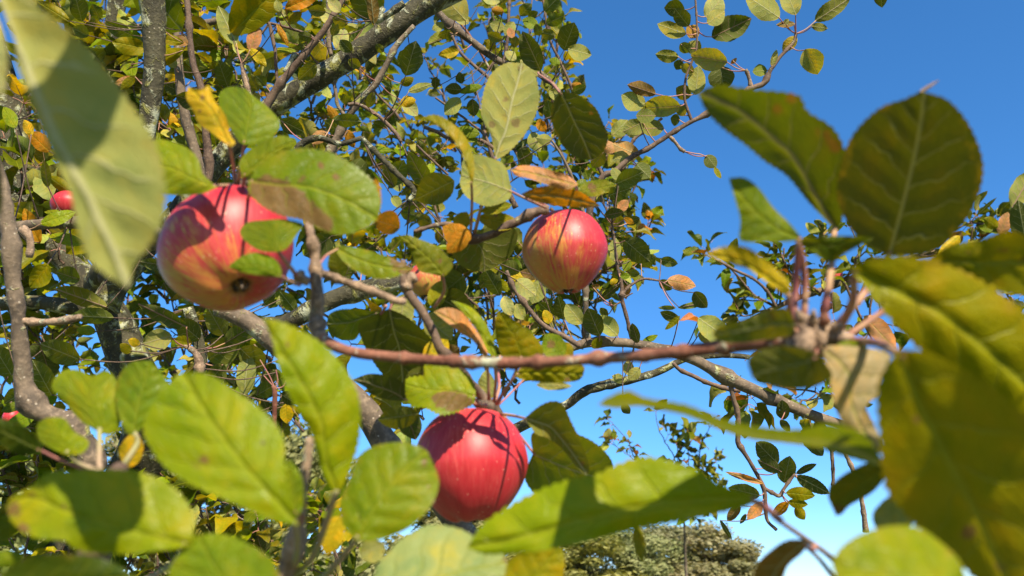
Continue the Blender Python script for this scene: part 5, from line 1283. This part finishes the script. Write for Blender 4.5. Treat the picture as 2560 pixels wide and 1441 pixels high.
# ================================================================== apples
def apple(x, y, z, W, Hh, label, tilt=(0, 0), red=(0, 0, 0), rb=0.5, seed=1, lob=.035, top=None, narrow=.16, twist=0):
    """W, Hh: photo size in pixels; tilt = how far the blossom end leans (towards camera, to the right) in degrees"""
    R = W / 2 / FPX * z
    Hs = Hh / W
    c = P(x, y, z)
    t = root("apple", label, "apple", c, "ripe red apples on the branches")
    nt, na = 56, 72
    V, F, U, B = [], [], [], []
    r = random.Random(seed)
    ph = r.uniform(0, 6)
    a1, a2 = r.uniform(0, 6), r.uniform(0, 6)
    rd = Vector(red).normalized() if any(red) else Vector((0, 0, 1))
    rot = Matrix.Rotation(math.radians(tilt[1]), 3, 'Y') @ Matrix.Rotation(math.radians(-tilt[0]), 3, 'X')
    for i in range(nt + 1):
        s = i / nt
        ang = pi * s
        for j in range(na):
            th = 2 * pi * j / na
            cz = cos(ang)
            rr = sin(ang) ** .86
            low = max(0.0, -cz)
            rr *= 1 - narrow * (low ** 1.3) - .03 * max(0, cz)
            rr *= 1 + lob * cos(5 * th + ph) * (low ** 1.5) + .022 * cos(th * 2 + a1) + .014 * cos(th * 3 + a2)
            zz = cz * Hs * 1.05
            rho = rr
            zz -= .34 * exp(-(rho / .26) ** 2) * (1 if cz > 0 else 0) 
            if cz <= 0:
                zz += .20 * exp(-(rho / .17) ** 2) + .02 * cos(5 * th + ph) * exp(-((rho - .42) / .2) ** 2) * -1
            p = Vector((rr * cos(th), rr * sin(th), zz)) * R
            q = rot @ p
            V.append(q); U.append((j / na, s))
            nrm = q.normalized()
            B.append(rb + .42 * nrm.dot(rd) + .12 * sin(th + a1))
    for i in range(nt):
        for j in range(na):
            a, b_ = i * na + j, i * na + (j + 1) % na
            F.append((a, a + na, b_ + na, b_))
    o = mesh_obj("skin", V, F, M_APPLE, t)
    uv = o.data.uv_layers.new(name="skin")
    flat = []
    for p_ in o.data.polygons:
        js = [v % na for v in p_.vertices]
        wrap = max(js) - min(js) > na / 2
        for v in p_.vertices:
            j, i = v % na, v // na
            flat += [(j + (na if wrap and j < na / 2 else 0)) / na, i / nt]
    uv.data.foreach_set("uv", flat)
    at = o.data.attributes.new("blush", 'FLOAT', 'POINT')
    at.data.foreach_set("value", B)
    # stalk and calyx
    tops = rot @ Vector((0, 0, R * (Hs * 1.05 - .33)))
    end = (P(*top) - c) if top else rot @ Vector((0.004, 0, R * (Hs * 1.05 + .25)))
    sp = [Vector(q) for q in crom([tuple(tops), tuple((tops + end) / 2 + Vector((.002, 0, 0))), tuple(end)], 8)]
    v, f = tube_geo([p - sp[0] for p in sp], [.0013, .0012, .0011, .0011, .0011, .0012, .0014, .0018], 8)
    mesh_obj("stalk", v, f, M_DARKST, t, sp[0])
    cv, cf = [], []
    cb = Vector((0, 0, -R * (Hs * 1.05 - .21)))
    for k in range(5):
        a = 2 * pi * k / 5 + ph
        d, n = Vector((cos(a), sin(a), 0)), Vector((-sin(a), cos(a), 0))
        i0 = len(cv)
        cv += [d * .002 - n * .0024, d * .002 + n * .0024, d * .0045 + n * .0017 + Vector((0, 0, -.0045)), d * .0045 - n * .0017 + Vector((0, 0, -.0045)), d * .001 + Vector((0, 0, -.0085))]
        cf += [(i0, i0 + 1, i0 + 2, i0 + 3), (i0 + 3, i0 + 2, i0 + 4)]
    mesh_obj("calyx", [rot @ (q + cb) for q in cv], cf, M_DARKST, t)
    return t

apple(571, 626, .452, 324, 296, "largest apple, left, striped red over orange with its blossom end showing", tilt=(20, -28), red=(.35, -.3, .9), rb=.78, seed=4, top=(592, 458, .5), narrow=.2)
apple(1413, 630, .665, 212, 205, "rosy pink round apple on the right, under the orange-brown leaf", tilt=(-10, -3), red=(.75, -.1, .75), rb=.76, seed=7, top=(1376, 522, .665), narrow=.3, lob=.05)
apple(1179, 1161, .545, 291, 274, "deep red apple at the bottom centre between the rounded leaf and the pointed leaf", tilt=(-4, -3), red=(.3, -.2, -.1), rb=.8, seed=12, top=(1232, 1022, .572), narrow=.2)
apple(172, 514, 1.0, 84, 66, "dark red apple half hidden behind the huge pale leaf", rb=1.3, seed=15, top=(178, 470, 1.0))
apple(1066, 702, .72, 92, 86, "small orange-red apple mostly hidden behind leaves, centre", rb=.4, seed=18, top=(1050, 650, .7))
apple(32, 1044, .95, 46, 44, "tiny-looking red apple behind leaves at the left edge", rb=.9, seed=21, top=(26, 1005, .95))
apple(2088, 690, 2.5, 38, 38, "distant small red apple seen between the pink leaf stalks at right", rb=.9, seed=23, top=(2090, 665, 2.5))
